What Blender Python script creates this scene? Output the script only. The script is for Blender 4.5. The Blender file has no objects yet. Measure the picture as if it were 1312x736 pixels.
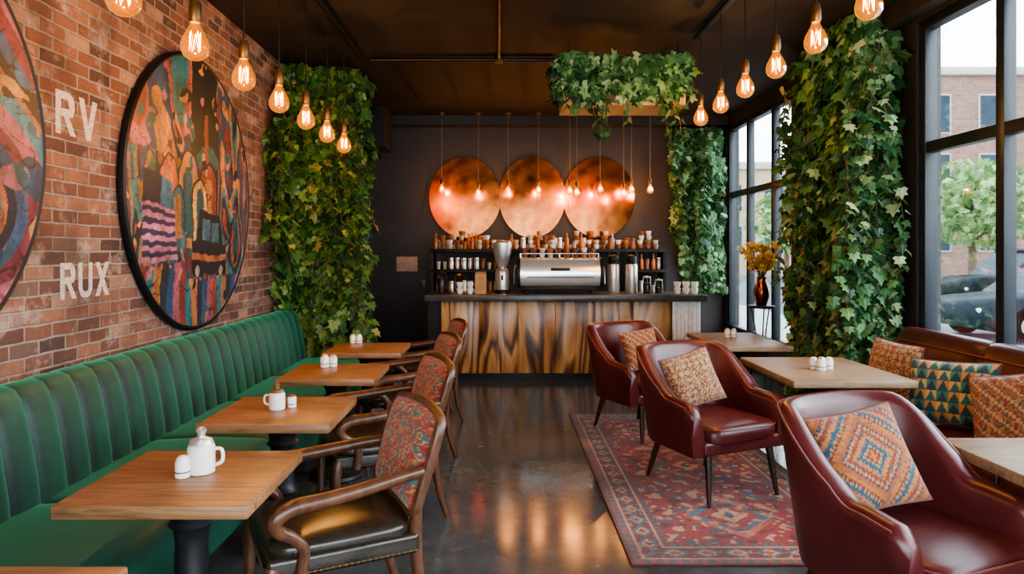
import bpy, bmesh, math, random
from mathutils import Vector, Matrix, noise
R = random.Random(7)
S = bpy.context.scene
COL = S.collection
pi = math.pi
V = Vector
F, VX, VY, CAMH = 875.0, 643.0, 322.0, 1.6
def PX(px, Y): return (px - VX) * Y / F
def PZ(py, Y): return CAMH - (py - VY) * Y / F
def lin(c):
    c = c / 255.0
    return c / 12.92 if c <= 0.04045 else ((c + 0.055) / 1.055) ** 2.4
def h(r, g, b): return (lin(r), lin(g), lin(b))
def clamp(x, a=0.0, b=1.0): return max(a, min(b, x))
def sstep(a, b, x):
    t = clamp((x - a) / (b - a)); return t * t * (3 - 2 * t)

# ------------------------------------------------------------------ mesh builder
class MB:
    def __init__(s): s.v = []; s.f = []; s.c = []
    def add(s, vs, fs, M=None):
        o = len(s.v)
        for p in vs: s.v.append(tuple(M @ V(p)) if M is not None else tuple(p))
        for f in fs: s.f.append([i + o for i in f])
        return s
    def box(s, c, d, b=0, seg=2, M=None):
        bm = bmesh.new(); bmesh.ops.create_cube(bm, size=1)
        bmesh.ops.scale(bm, vec=d, verts=bm.verts)
        if b: bmesh.ops.bevel(bm, geom=bm.edges[:], offset=b, segments=seg, profile=.5, affect='EDGES')
        bm.verts.ensure_lookup_table()
        vs = [(v.co.x + c[0], v.co.y + c[1], v.co.z + c[2]) for v in bm.verts]
        fs = [[v.index for v in f.verts] for f in bm.faces]
        bm.free(); return s.add(vs, fs, M)
    def bb(s, x0, x1, y0, y1, z0, z1, b=0, seg=2, M=None):
        return s.box(((x0+x1)/2, (y0+y1)/2, (z0+z1)/2), (abs(x1-x0), abs(y1-y0), abs(z1-z0)), b, seg, M)
    def lathe(s, prof, c=(0,0,0), n=24, M=None, sx=1, sy=1):
        vs = []; fs = []; m = len(prof)
        for r, z in prof:
            r = max(r, .0004)
            for k in range(n):
                a = 2*pi*k/n; vs.append((c[0]+r*sx*math.cos(a), c[1]+r*sy*math.sin(a), c[2]+z))
        for i in range(m-1):
            for k in range(n):
                k2 = (k+1) % n; fs.append([i*n+k, i*n+k2, (i+1)*n+k2, (i+1)*n+k])
        fs.append(list(range(n))[::-1]); fs.append([(m-1)*n+k for k in range(n)])
        return s.add(vs, fs, M)
    def rings(s, rings, cap=True, closed=False, M=None):
        n = len(rings[0]); vs = [p for r in rings for p in r]; fs = []
        m = len(rings)
        for i in range(m if closed else m-1):
            j = (i+1) % m
            for k in range(n):
                k2 = (k+1) % n; fs.append([i*n+k, i*n+k2, j*n+k2, j*n+k])
        if cap and not closed:
            fs.append(list(range(n))[::-1]); fs.append([(m-1)*n+k for k in range(n)])
        return s.add(vs, fs, M)
    def tube(s, pts, r, n=8, closed=False, sub=5, M=None, ref=None):
        pts = [V(p) for p in pts]; m = len(pts)
        rr = r if isinstance(r, list) else [r]*m
        rr = [(x, x) if not isinstance(x, tuple) else x for x in rr]
        P = []; Q = []
        if sub <= 1 or m == 2: P = pts; Q = rr
        else:
            for i in range(m if closed else m-1):
                g = lambda k: pts[k % m] if closed else pts[max(0, min(m-1, k))]
                q = lambda k: rr[k % m] if closed else rr[max(0, min(m-1, k))]
                p0, p1, p2, p3 = g(i-1), g(i), g(i+1), g(i+2)
                for j in range(sub):
                    t = j/sub
                    P.append(.5*((2*p1)+(p2-p0)*t+(2*p0-5*p1+4*p2-p3)*t*t+(3*p1-p0-3*p2+p3)*t**3))
                    a, b = q(i), q(i+1); Q.append((a[0]+(b[0]-a[0])*t, a[1]+(b[1]-a[1])*t))
            if not closed: P.append(pts[-1]); Q.append(rr[-1])
        m = len(P); rings = []; nrm = None
        for i in range(m):
            if closed: t = (P[(i+1) % m]-P[i-1])
            else: t = P[min(i+1, m-1)]-P[max(i-1, 0)]
            if t.length < 1e-9: t = V((0,0,1))
            t.normalize()
            if ref is not None: nrm = V(ref)
            elif nrm is None:
                nrm = V((1,0,0)) if abs(t.x) < .8 else V((0,1,0))
            nrm = nrm - t*nrm.dot(t)
            if nrm.length < 1e-6: nrm = t.orthogonal()
            nrm.normalize(); b = t.cross(nrm)
            rings.append([P[i]+nrm*(Q[i][0]*math.cos(2*pi*k/n))+b*(Q[i][1]*math.sin(2*pi*k/n)) for k in range(n)])
        return s.rings(rings, True, closed, M)
    def prism(s, poly, axis, a0, a1, M=None):
        def mk(p, a): return (a, p[0], p[1]) if axis == 'x' else ((p[0], a, p[1]) if axis == 'y' else (p[0], p[1], a))
        return s.rings([[mk(p, a0) for p in poly], [mk(p, a1) for p in poly]], True, False, M)

def build(mb, name, mat, parent=None, ang=40):
    me = bpy.data.meshes.new(name); me.from_pydata(mb.v, [], mb.f)
    me.materials.append(mat)
    if ang:
        me.shade_smooth(); me.set_sharp_from_angle(angle=math.radians(ang))
    if mb.c:
        ca = me.color_attributes.new('Col', 'FLOAT_COLOR', 'POINT')
        ca.data.foreach_set('color', [x for c in mb.c for x in (c[0], c[1], c[2], 1.0)])
    o = bpy.data.objects.new(name, me); COL.objects.link(o)
    if parent is not None: o.parent = parent
    return o
def tag(o, label, cat, group=None):
    o['label'] = label; o['category'] = cat
    if group: o['group'] = group
    return o
def thing(name, label, cat, loc=(0,0,0), rz=0, group=None, rot=None):
    o = bpy.data.objects.new(name, None); COL.objects.link(o); o.empty_display_size = .1
    o.location = loc; o.rotation_euler = rot if rot else (0, 0, rz)
    return tag(o, label, cat, group)
def struct(mb, name, mat, parent=None, ang=30):
    o = build(mb, name, mat, parent, ang); o['kind'] = 'structure'; return o
def dup(o, parent=None):
    c = o.copy(); COL.objects.link(c)
    if parent is not None: c.parent = parent
    for ch in list(o.children): dup(ch, c)
    return c
def place(proto, first, loc, rz, label, group=None, rot=None):
    o = proto if first else dup(proto)
    o.location = loc; o.rotation_euler = rot if rot else (0, 0, rz); o['label'] = label
    if group: o['group'] = group
    return o

# ------------------------------------------------------------------ materials
class NT:
    def __init__(s, name):
        s.m = bpy.data.materials.new(name); s.m.use_nodes = True
        s.t = s.m.node_tree; s.b = s.t.nodes['Principled BSDF']; s.out = s.t.nodes['Material Output']
    def n(s, typ, ins=None, **props):
        x = s.t.nodes.new('ShaderNode'+typ)
        for k, v in props.items(): setattr(x, k, v)
        for k, v in (ins or {}).items(): s.set(x.inputs[k], v)
        return x
    def set(s, sock, v):
        if hasattr(v, 'is_output') or isinstance(v, bpy.types.NodeSocket): s.t.links.new(v, sock)
        else:
            if isinstance(v, tuple) and len(v) == 3 and sock.type == 'RGBA': v = (*v, 1)
            sock.default_value = v
    def p(s, **k):
        for a, v in k.items(): s.set(s.b.inputs[a.replace('_', ' ')], v)
        return s
    def ma(s, op, *a):
        return s.n('Math', {i: v for i, v in enumerate(a)}, operation=op).outputs[0]
    def ramp(s, fac, stops, interp='LINEAR'):
        r = s.n('ValToRGB'); cr = r.color_ramp; cr.interpolation = interp
        while len(cr.elements) < len(stops): cr.elements.new(.5)
        for e, (p, c) in zip(cr.elements, stops):
            e.position = p; e.color = (*c, 1) if not isinstance(c, (int, float)) else (c, c, c, 1)
        s.t.links.new(fac, r.inputs[0]); return r.outputs[0]
    def obj(s, scale=(1,1,1), rnd=False, rot=(0,0,0), loc=(0,0,0)):
        tc = s.n('TexCoord'); mp = s.n('Mapping', {'Vector': tc.outputs['Object'], 'Scale': scale, 'Rotation': rot, 'Location': loc})
        if rnd:
            oi = s.n('ObjectInfo'); ma = s.n('Math', {0: oi.outputs['Random'], 1: 37.0}, operation='MULTIPLY')
            s.t.links.new(ma.outputs[0], mp.inputs['Location'])
        return mp.outputs[0]
    def noise(s, vec, scale, detail=4, rough=.55, dist=0):
        return s.n('TexNoise', {'Vector': vec, 'Scale': scale, 'Detail': detail, 'Roughness': rough, 'Distortion': dist}).outputs['Fac']
    def bump(s, hgt, strength=.3, dist=.01):
        b = s.n('Bump', {'Height': hgt, 'Strength': strength, 'Distance': dist}); s.p(Normal=b.outputs[0]); return s
    def mix(s, f, a, b, bt='MIX'):
        x = s.n('Mix', None, data_type='RGBA', blend_type=bt)
        s.set(x.inputs[0], f); s.set(x.inputs[6], a); s.set(x.inputs[7], b); return x.outputs[2]

def mat(name, col, rough=.5, metal=0, var=.18, scale=14, bump=0, bscale=90, **k):
    a = NT(name); vec = a.obj()
    f = a.noise(vec, scale)
    a.p(Base_Color=a.ramp(f, [(.3, tuple(c*(1-var) for c in col)), (.7, tuple(min(1, c*(1+var)) for c in col))]), Roughness=rough, Metallic=metal)
    if bump: a.bump(a.noise(vec, bscale, 3), bump, .004)
    a.p(**k); return a.m
def wood(name, stops, scale=(1.2,14,14), rough=.4, k=2.2, bump=.12, rnd=True):
    a = NT(name); vec = a.obj(scale, rnd)
    f = a.noise(vec, k, 7, .6, 1.1)
    a.p(Base_Color=a.ramp(f, stops), Roughness=rough).bump(f, bump, .004); return a.m
def vcol(name, rough=.8, weave=0, sheen=0):
    a = NT(name); at = a.n('VertexColor', None, layer_name='Col')
    f = a.noise(a.obj(), 160, 2)
    a.p(Base_Color=a.mix(.35, at.outputs[0], a.mix(1.0, at.outputs[0], a.ramp(f, [(.3, .45), (.7, 1.0)]), 'MULTIPLY')), Roughness=rough)
    if weave: a.bump(f, weave, .004)
    if sheen: a.p(Sheen_Weight=sheen)
    return a.m
def emis(name, col, strength):
    a = NT(name); a.p(Base_Color=col, Emission_Color=col, Emission_Strength=strength); return a.m
def glassy(name, tint, gl=.12, em=None, ems=0, rough=.05):
    a = NT(name); t = a.t
    tr = a.n('BsdfTransparent', {'Color': tint}); g = a.n('BsdfGlossy', {'Color': (1,1,1), 'Roughness': rough})
    lw = a.n('LayerWeight', {'Blend': .25})
    mm = a.n('Math', {0: lw.outputs['Fresnel'], 1: gl}, operation='MULTIPLY')
    mx = a.n('MixShader', {0: mm.outputs[0], 1: tr.outputs[0], 2: g.outputs[0]})
    o = mx.outputs[0]
    if em:
        e = a.n('Emission', {'Color': em, 'Strength': ems}); ad = a.n('AddShader', {0: o, 1: e.outputs[0]}); o = ad.outputs[0]
    t.links.new(o, a.out.inputs[0]); return a.m

# brick with a colour of its own for every brick
a = NT('brick'); tc = a.n('TexCoord'); sp = a.n('SeparateXYZ', {0: tc.outputs['Object']})
cb = a.n('CombineXYZ', {0: sp.outputs[1], 1: sp.outputs[2]})
wob = a.n('TexNoise', {'Vector': cb.outputs[0], 'Scale': 9.0, 'Detail': 3.0})
wv = a.n('VectorMath', {0: wob.outputs['Color'], 1: (.016, .016, 0)}, operation='MULTIPLY')
vv = a.n('VectorMath', {0: cb.outputs[0], 1: wv.outputs[0]}, operation='ADD')
BW, RH = .215, .0765
br = a.n('TexBrick', {'Vector': vv.outputs[0], 'Scale': 1.0, 'Mortar Size': .008, 'Mortar Smooth': .3, 'Bias': 0.0, 'Brick Width': BW, 'Row Height': RH})
s2 = a.n('SeparateXYZ', {0: vv.outputs[0]})
row = a.ma('FLOOR', a.ma('DIVIDE', s2.outputs[1], RH)); odd = a.ma('MODULO', row, 2.0)
colm = a.ma('FLOOR', a.ma('ADD', a.ma('DIVIDE', s2.outputs[0], BW), a.ma('MULTIPLY_ADD', odd, -.5, .5)))
cr_ = a.n('CombineXYZ', {0: colm, 1: row}); wn = a.n('TexWhiteNoise', {'Vector': cr_.outputs[0]}, noise_dimensions='2D')
bc = a.ramp(wn.outputs['Value'], [(0, h(62,46,42)), (.18, h(98,64,52)), (.40, h(122,80,62)), (.60, h(146,100,76)), (.76, h(106,66,52)), (.9, h(166,128,106)), (1, h(84,68,63))])
n1 = a.noise(cb.outputs[0], 2.0, 5, .6); n2 = a.noise(cb.outputs[0], 30, 5, .7); n3 = a.noise(cb.outputs[0], 5, 6, .72)
c0 = a.mix(br.outputs['Fac'], bc, h(146,132,122))
c1 = a.mix(a.ramp(n2, [(.35, 0.0), (.75, .55)]), c0, h(98,72,63))
c2 = a.mix(a.ramp(n3, [(.53, 0.0), (.68, .6)]), c1, h(186,168,156))
c3 = a.mix(a.ramp(n1, [(.34, .6), (.52, 0.0)]), c2, h(56,40,36))
hh = a.ma('MULTIPLY_ADD', br.outputs['Fac'], -1.0, 1.0); h2 = a.ma('MULTIPLY_ADD', n2, .45, hh)
a.p(Base_Color=c3, Roughness=.85).bump(h2, 1.0, .016); M_brick = a.m
# floor
a = NT('polished_concrete'); vec = a.obj(); n1 = a.noise(vec, .9, 6, .65, .6); n2 = a.noise(vec, 7, 8, .7); n3 = a.noise(vec, 2.3, 5)
c = a.mix(.4, a.ramp(n1, [(.3, h(56,61,64)), (.55, h(76,82,85)), (.75, h(95,101,104))]), a.ramp(n2, [(.3, h(54,59,62)), (.7, h(97,103,106))]))
n4 = a.noise(vec, 14, 6, .75, .5)
c = a.mix(a.ramp(n4, [(.61, 0.0), (.68, .28)]), c, h(154,158,158))
a.p(Base_Color=c, Roughness=a.ramp(n3, [(.3, .10), (.7, .2)]), Specular_IOR_Level=.5).bump(n2, .02, .003); M_floor = a.m
M_ceil = mat('charcoal_ceiling', h(37,33,32), .7, 0, .2, 1.5, .05, 30, Specular_IOR_Level=.3)
M_dark = mat('charcoal_wall_paint', h(48,45,46), .6, 0, .12, 3, .05, 60)
M_dark2 = mat('black_wall_paint', h(36,35,35), .55, 0, .12, 3)
M_frame = mat('black_steel_frame', h(36,42,48), .4, .3, .15, 8)
M_glass = glassy('window_glass', (.97, .98, .98), .4, rough=.02)
M_black = mat('black_cast_iron', h(42,42,44), .42, .3, .2, 20, .05)
M_blackm = mat('black_matte_metal', h(24,24,25), .5, .4, .2, 20)
M_rail = mat('black_rail_metal', h(16,15,15), .4, .2, .2, 20)
M_cordw = mat('woven_bar_cord', h(120,104,90), .7, 0, .2, 20)
M_chrome = mat('brushed_steel', h(240,240,240), .24, .65, .05, 8)
M_steel2 = mat('satin_steel', h(214,212,210), .34, .75, .1, 30)
M_white = mat('white_ceramic', h(236,232,224), .3, 0, .05, 10)
M_cream = mat('cream_ceramic', h(205,190,168), .35, 0, .1, 10)
M_brownc = mat('brown_ceramic', h(128,82,54), .35, 0, .2, 10)
M_amberc = mat('amber_glazed_ceramic', h(176,108,58), .15, 0, .25, 10)
M_brass = mat('aged_brass', h(178,128,62), .35, 1, .2, 20)
M_brassd = mat('dark_brass_socket', h(100,78,48), .4, .8, .2, 20)
a = NT('polished_copper'); vec = a.obj(); nn = a.noise(vec, 2.6, 7, .68, .5); nb = a.noise(vec, 1.3, 3)
cc_ = a.mix(a.ramp(nb, [(.35, 0.0), (.65, .4)]), a.ramp(nn, [(.28, (.14,.036,.008)), (.5, (.27,.077,.019)), (.72, (.42,.145,.042))]), (.38,.145,.06))
a.p(Base_Color=cc_, Metallic=1.0, Roughness=a.ramp(a.noise(vec, 5, 5), [(.3, .13), (.7, .27)])).bump(a.noise(vec, 9, 4), .11, .006); M_copper = a.m
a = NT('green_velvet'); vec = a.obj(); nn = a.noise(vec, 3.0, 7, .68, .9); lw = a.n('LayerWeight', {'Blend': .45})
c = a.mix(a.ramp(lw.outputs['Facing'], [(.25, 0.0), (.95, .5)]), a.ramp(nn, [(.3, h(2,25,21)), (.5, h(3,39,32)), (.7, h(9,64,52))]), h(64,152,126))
a.p(Base_Color=c, Roughness=.55, Sheen_Weight=.75, Sheen_Roughness=.28, Sheen_Tint=h(90,196,162)).bump(a.noise(vec, 220, 2), .1, .002); M_velvet = a.m
a = NT('oxblood_leather'); vec = a.obj((1,1,1), True); nn = a.noise(vec, 3, 3, .5)
a.p(Base_Color=a.ramp(nn, [(.3, h(72,26,28)), (.7, h(94,37,36))]), Roughness=a.ramp(nn, [(.3, .30), (.7, .36)]), Specular_IOR_Level=.6).bump(a.noise(vec, 150, 2), .08, .002); M_leather = a.m
a = NT('brown_sofa_leather'); vec = a.obj(); nn = a.noise(vec, 3.5, 6, .6)
a.p(Base_Color=a.ramp(nn, [(.3, h(60,26,28)), (.7, h(88,38,38))]), Roughness=.34, Specular_IOR_Level=.5).bump(a.noise(vec, 110, 3), .12, .003); M_sofa = a.m
a = NT('black_seat_leather'); vec = a.obj((1,1,1), True); nn = a.noise(vec, 6, 6, .6)
a.p(Base_Color=a.ramp(nn, [(.3, h(36,31,27)), (.7, h(60,48,38))]), Roughness=.24, Specular_IOR_Level=.6).bump(a.noise(vec, 120, 3), .15, .003); M_seatl = a.m
M_pipe = mat('tan_piping', h(108,53,45), .45)
M_table = wood('oak_tabletop', [(.25, h(86,57,39)), (.45, h(138,97,66)), (.6, h(164,119,82)), (.8, h(110,72,47))])
M_table2 = wood('pale_oak_tabletop', [(.25, h(106,86,68)), (.45, h(144,120,96)), (.6, h(164,140,114)), (.8, h(122,98,76))])
M_walnut = wood('carved_walnut', [(.25, h(52,32,23)), (.5, h(92,58,40)), (.8, h(120,78,52))], (8,8,3), .3, 3)
M_darkwood = wood('dark_leg_wood', [(.25, h(34,22,16)), (.7, h(66,44,30))], (14,14,2), .4, 3)
M_palewood = wood('pale_planter_wood', [(.25, h(150,112,80)), (.7, h(206,168,128))], (2,14,14), .6, 3)
# walnut slab wood: flowing vertical figure with a finer streak over it
a = NT('figured_slab_wood'); vec = a.obj((1.0, 1.0, .14)); d = a.n('TexNoise', {'Vector': vec, 'Scale': 2.0, 'Detail': 1.5})
dv = a.n('VectorMath', {0: d.outputs['Color'], 1: (.55, .4, .2)}, operation='MULTIPLY'); av = a.n('VectorMath', {0: vec, 1: dv.outputs[0]}, operation='ADD')
w1 = a.noise(av.outputs[0], 3.1, 1.8, .5, .3); w2 = a.noise(a.obj((34, 34, 1.6)), 2.0, 5, .6); w3 = a.noise(av.outputs[0], 11, 3, .55, .5)
c = a.ramp(w1, [(.24, h(46,27,17)), (.31, h(84,51,31)), (.355, h(190,138,86)), (.40, h(212,162,108)), (.43, h(120,76,45)), (.45, h(66,39,24)), (.485, h(182,130,80)), (.54, h(216,168,114)), (.565, h(132,86,52)), (.59, h(60,36,22)), (.63, h(176,124,76)), (.69, h(206,156,102)), (.75, h(62,37,23))])
c = a.mix(.55, c, a.mix(1.0, c, a.ramp(w3, [(.38, .45), (.5, 1.0), (.62, .6)]), 'MULTIPLY'))
a.p(Base_Color=a.mix(.4, c, a.mix(1.0, c, a.ramp(w2, [(.3, .5), (.7, 1.0)]), 'MULTIPLY')), Roughness=.28).bump(w2, .08, .004); M_zebra = a.m
def leafmat(name, stops):
    a = NT(name); g = a.n('NewGeometry'); c = a.ramp(g.outputs['Random Per Island'], stops)
    a.p(Base_Color=c, Roughness=.42, Specular_IOR_Level=.4)
    tl = a.n('BsdfTranslucent', {'Color': c}); mx = a.n('MixShader', {0: .2, 1: a.b.outputs[0], 2: tl.outputs[0]})
    a.t.links.new(mx.outputs[0], a.out.inputs[0]); return a.m
M_ivy = leafmat('ivy_leaves', [(0, h(27,60,36)), (.3, h(47,90,54)), (.6, h(73,121,73)), (.85, h(113,154,105)), (1, h(160,183,140))])
M_ivyw = leafmat('bulb_tinted_ivy_leaves', [(0, h(29,60,34)), (.35, h(51,92,46)), (.65, h(79,120,57)), (.92, h(118,142,72)), (1, h(155,148,80))])  # yellower greens put the warm bulb light into the leaf colour
M_treel = leafmat('street_tree_leaves', [(0, h(70,100,56)), (.5, h(104,134,76)), (1, h(140,162,102))])
M_stem = mat('vine_stem', h(74,58,38), .8)
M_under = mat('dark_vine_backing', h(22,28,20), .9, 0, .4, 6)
M_bulb = glassy('amber_bulb_glass', (1.0, .58, .20), .5, (1.0, .32, .022), .36)
M_fil = emis('glowing_filament', (1.0, .55, .14), 8)
M_vc = vcol('woven_textile', .9, .5, .2)
M_rugm = vcol('rug_pile', .95, .6, .2)
M_art = vcol('oil_paint', .55, .25)

# ------------------------------------------------------------------ setting
XL, XR, YB, ZC, Y0 = -2.4, 3.4, 10.5, 3.64, -1.2
WE = 5.60
struct(MB().bb(XL-.2, XR+.2, Y0-.2, YB+.2, -.12, 0), 'floor', M_floor)
struct(MB().bb(XL-.2, XR+.2, Y0-.2, YB+.2, ZC, ZC+.12), 'ceiling', M_ceil)
wl = struct(MB().bb(XL-.2, XL, Y0-.2, YB+.2, 0, ZC), 'wall_left', M_brick)
struct(MB().bb(XL, XR, YB, YB+.2, 0, ZC), 'wall_back', M_dark)
ZS1, ZS2, ZT = .86, .42, 3.47
mb = MB(); mb.bb(XR, XR+.2, Y0, WE, 0, ZS1); mb.bb(XR, XR+.2, 8.0, YB, 0, ZS2); mb.bb(XR, XR+.2, Y0, YB, ZT, ZC); mb.bb(XR, XR+.2, WE, 8.0, 0, ZT)
mb.bb(XR, XR+.2, 10.36, YB, ZS2, ZT); struct(mb, 'wall_right', M_dark2)
FW0, FW1, FZ0, FZ1 = -1.5, 3.1, .35, 2.75  # unseen front wall and its opening, shaped for fill light and disc reflections
mb = MB(); mb.bb(XL, XR+.2, Y0-.2, Y0, 0, FZ0); mb.bb(XL, XR+.2, Y0-.2, Y0, FZ1, ZC); mb.bb(XL, FW0, Y0-.2, Y0, FZ0, FZ1); mb.bb(FW1, XR+.2, Y0-.2, Y0, FZ0, FZ1)
struct(mb, 'wall_front', M_dark)
struct(MB().bb(XR-.02, XR+.0, Y0, YB, 0, .12), 'baseboard_right', M_dark2)
struct(MB().bb(-1.4, XR, YB-.02, YB, 0, .12), 'baseboard_back', M_dark2)
struct(MB().bb(XL, XR, YB-.25, YB, 3.50, ZC), 'trim_1', M_dark2)
struct(MB().bb(XL, XL+.75, 9.6, YB-.25, 3.08, ZC), 'trim_2', M_dark2)
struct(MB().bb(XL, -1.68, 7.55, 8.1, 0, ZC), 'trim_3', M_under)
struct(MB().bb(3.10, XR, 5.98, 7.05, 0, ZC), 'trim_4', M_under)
struct(MB().bb(XR-.16, XR, Y0, 5.98, ZT+.02, ZC), 'trim_5', M_dark2)
def window(idx, y0, y1, mulls, ZS, tz=2.44):
    root = bpy.data.objects.new('window_%d' % idx, None); COL.objects.link(root); root['kind'] = 'structure'
    m = MB(); t = .04; x0, x1 = XR+.02, XR+.12
    m.bb(x0, x1, y0, y1, ZS, ZS+.07, .006); m.bb(x0, x1, y0, y1, ZT-.07, ZT, .006)
    m.bb(x0, x1, y0, y0+.08, ZS+.07, ZT-.07, .006); m.bb(x0, x1, y1-.08, y1, ZS+.07, ZT-.07, .006)
    m.bb(x0+.01, x1-.01, y0+.08, y1-.08, tz-.045, tz+.045, .006)
    for y in mulls: m.bb(x0+.005, x1-.005, y-t, y+t, ZS+.07, ZT-.07, .006)
    build(m, 'window_frame', M_frame, root)
    build(MB().bb(x0+.045, x0+.055, y0+.05, y1-.05, ZS+.03, ZT-.03), 'window_pane', M_glass, root)
    build(MB().bb(XR-.03, XR+.16, y0, y1, ZS-.04, ZS, .005), 'window_sill', M_dark2, root)
window(1, Y0, WE, [y for y in (-.02, .76, 1.54, 2.32, 3.10, 3.88, 4.70)], ZS1)
window(2, 8.0, 10.36, [8.65, 9.53], ZS2)
root = bpy.data.objects.new('window_3', None); COL.objects.link(root); root['kind'] = 'structure'  # unseen window added behind the camera to let fill light in
m = MB(); y0, y1 = Y0-.14, Y0-.05
for z in (FZ0, FZ1-.07): m.bb(FW0, FW1, y0, y1, z, z+.07, .006)
for k in range(5): x = FW0+(FW1-FW0-.08)*k/4; m.bb(x, x+.08, y0, y1, FZ0+.07, FZ1-.07, .006)
build(m, 'window_frame', M_frame, root); build(MB().bb(FW0+.03, FW1-.03, y0+.04, y0+.05, FZ0+.03, FZ1-.03), 'window_pane', M_glass, root)
# painted lettering: block letters drawn as polygons, painted flat on the brick
a = NT('flaking_white_paint'); nn = a.noise(a.obj(loc=(0, 3.7, 1.9)), 40, 6, .8)
tr = a.n('BsdfTransparent'); mx = a.n('MixShader', {0: a.ramp(nn, [(.36, .62), (.55, .26)]), 1: a.b.outputs[0], 2: tr.outputs[0]})
a.p(Base_Color=h(220,206,196), Roughness=.85); a.t.links.new(mx.outputs[0], a.out.inputs[0]); M_paint = a.m
GL = {'R': [[(0,0),(.22,0),(.22,1),(0,1)], [(.22,.82),(.5,.82),(.62,.86),(.62,1),(.22,1)], [(.5,.82),(.62,.86),(.74,.9),(.8,.78),(.8,.62),(.58,.62)], [(.62,.86),(.62,1),(.74,.9)], [(.22,.42),(.55,.42),(.72,.46),(.8,.62),(.58,.62),(.22,.60)], [(.34,.42),(.56,.42),(.86,0),(.60,0)]],
      'V': [[(0,1),(.24,1),(.53,0),(.33,0)], [(.62,1),(.86,1),(.53,0),(.33,0)]],
      'U': [[(0,1),(.22,1),(.22,.26),(0,.26)], [(.58,1),(.8,1),(.8,.26),(.58,.26)], [(0,.26),(.22,.26),(.3,.17),(.14,.04)], [(.14,.04),(.3,.17),(.5,.17),(.66,.04),(.56,0),(.24,0)], [(.58,.26),(.8,.26),(.66,.04),(.5,.17)]],
      'X': [[(0,1),(.26,1),(.86,0),(.60,0)], [(.60,1),(.86,1),(.26,0),(0,0)]]}
def lettering(txt, y, z, hh_, width):
    m = MB(); cw = width/(len(txt)*.98-.12)
    for i, ch in enumerate(txt):
        for j, poly in enumerate(GL[ch]):
            m.add([(XL+.0012+.0002*j, y+cw*(i*.98+p[0]), z+hh_*p[1]) for p in poly], [list(range(len(poly)))])
    o = build(m, 'painted_lettering', M_paint, wl, None); o['label'] = 'faded white painted letters ' + txt + ' on the brick'
lettering('RV', 3.67, 2.24, .235, .38)
lettering('RUX', 3.71, 1.335, .20, .46)

# ------------------------------------------------------------------ colour-grid surfaces
def cgrid(mb, nu, nv, pos, col):
    o = len(mb.v)
    for j in range(nv+1):
        for i in range(nu+1):
            u, v = i/nu, j/nv; mb.v.append(tuple(pos(u, v))); mb.c.append(h(*col(u, v)))
    for j in range(nv):
        for i in range(nu):
            k = o+j*(nu+1)+i; mb.f.append([k, k+1, k+nu+2, k+nu+1])
    return mb
def nz(x, y, z=0): return noise.noise(V((x, y, z)))
def detail(c, x, y, sd):
    k = nz(x*5, y*5, sd)
    if abs(nz(x*5.5, y*5.5, sd+1)) < .012: c = tuple(q*.45 for q in c)
    elif abs(nz(x*9, y*7, sd+2)) < .012: c = tuple(q*.6 for q in c)
    if k > .42: c = (176,110,116) if nz(x*11, y*11, sd+3) > 0 else (36,92,102)
    elif k < -.44: c = (28,34,44) if nz(x*11, y*11, sd+4) > 0 else (194,138,82)
    return c
def brush(c, u, v):
    sh = .84+.16*nz(u*34, v*34, 2)+.24*nz(u*14, v*5, 4)+.18*nz(u*5, v*5, 6); return tuple(clamp(q*sh, 0, 255) for q in c)
STRIP = [(34,96,106), (146,76,56), (28,40,58), (58,114,118), (184,120,66), (40,72,104), (120,54,54), (44,90,92), (158,96,106), (30,36,44)]
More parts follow.
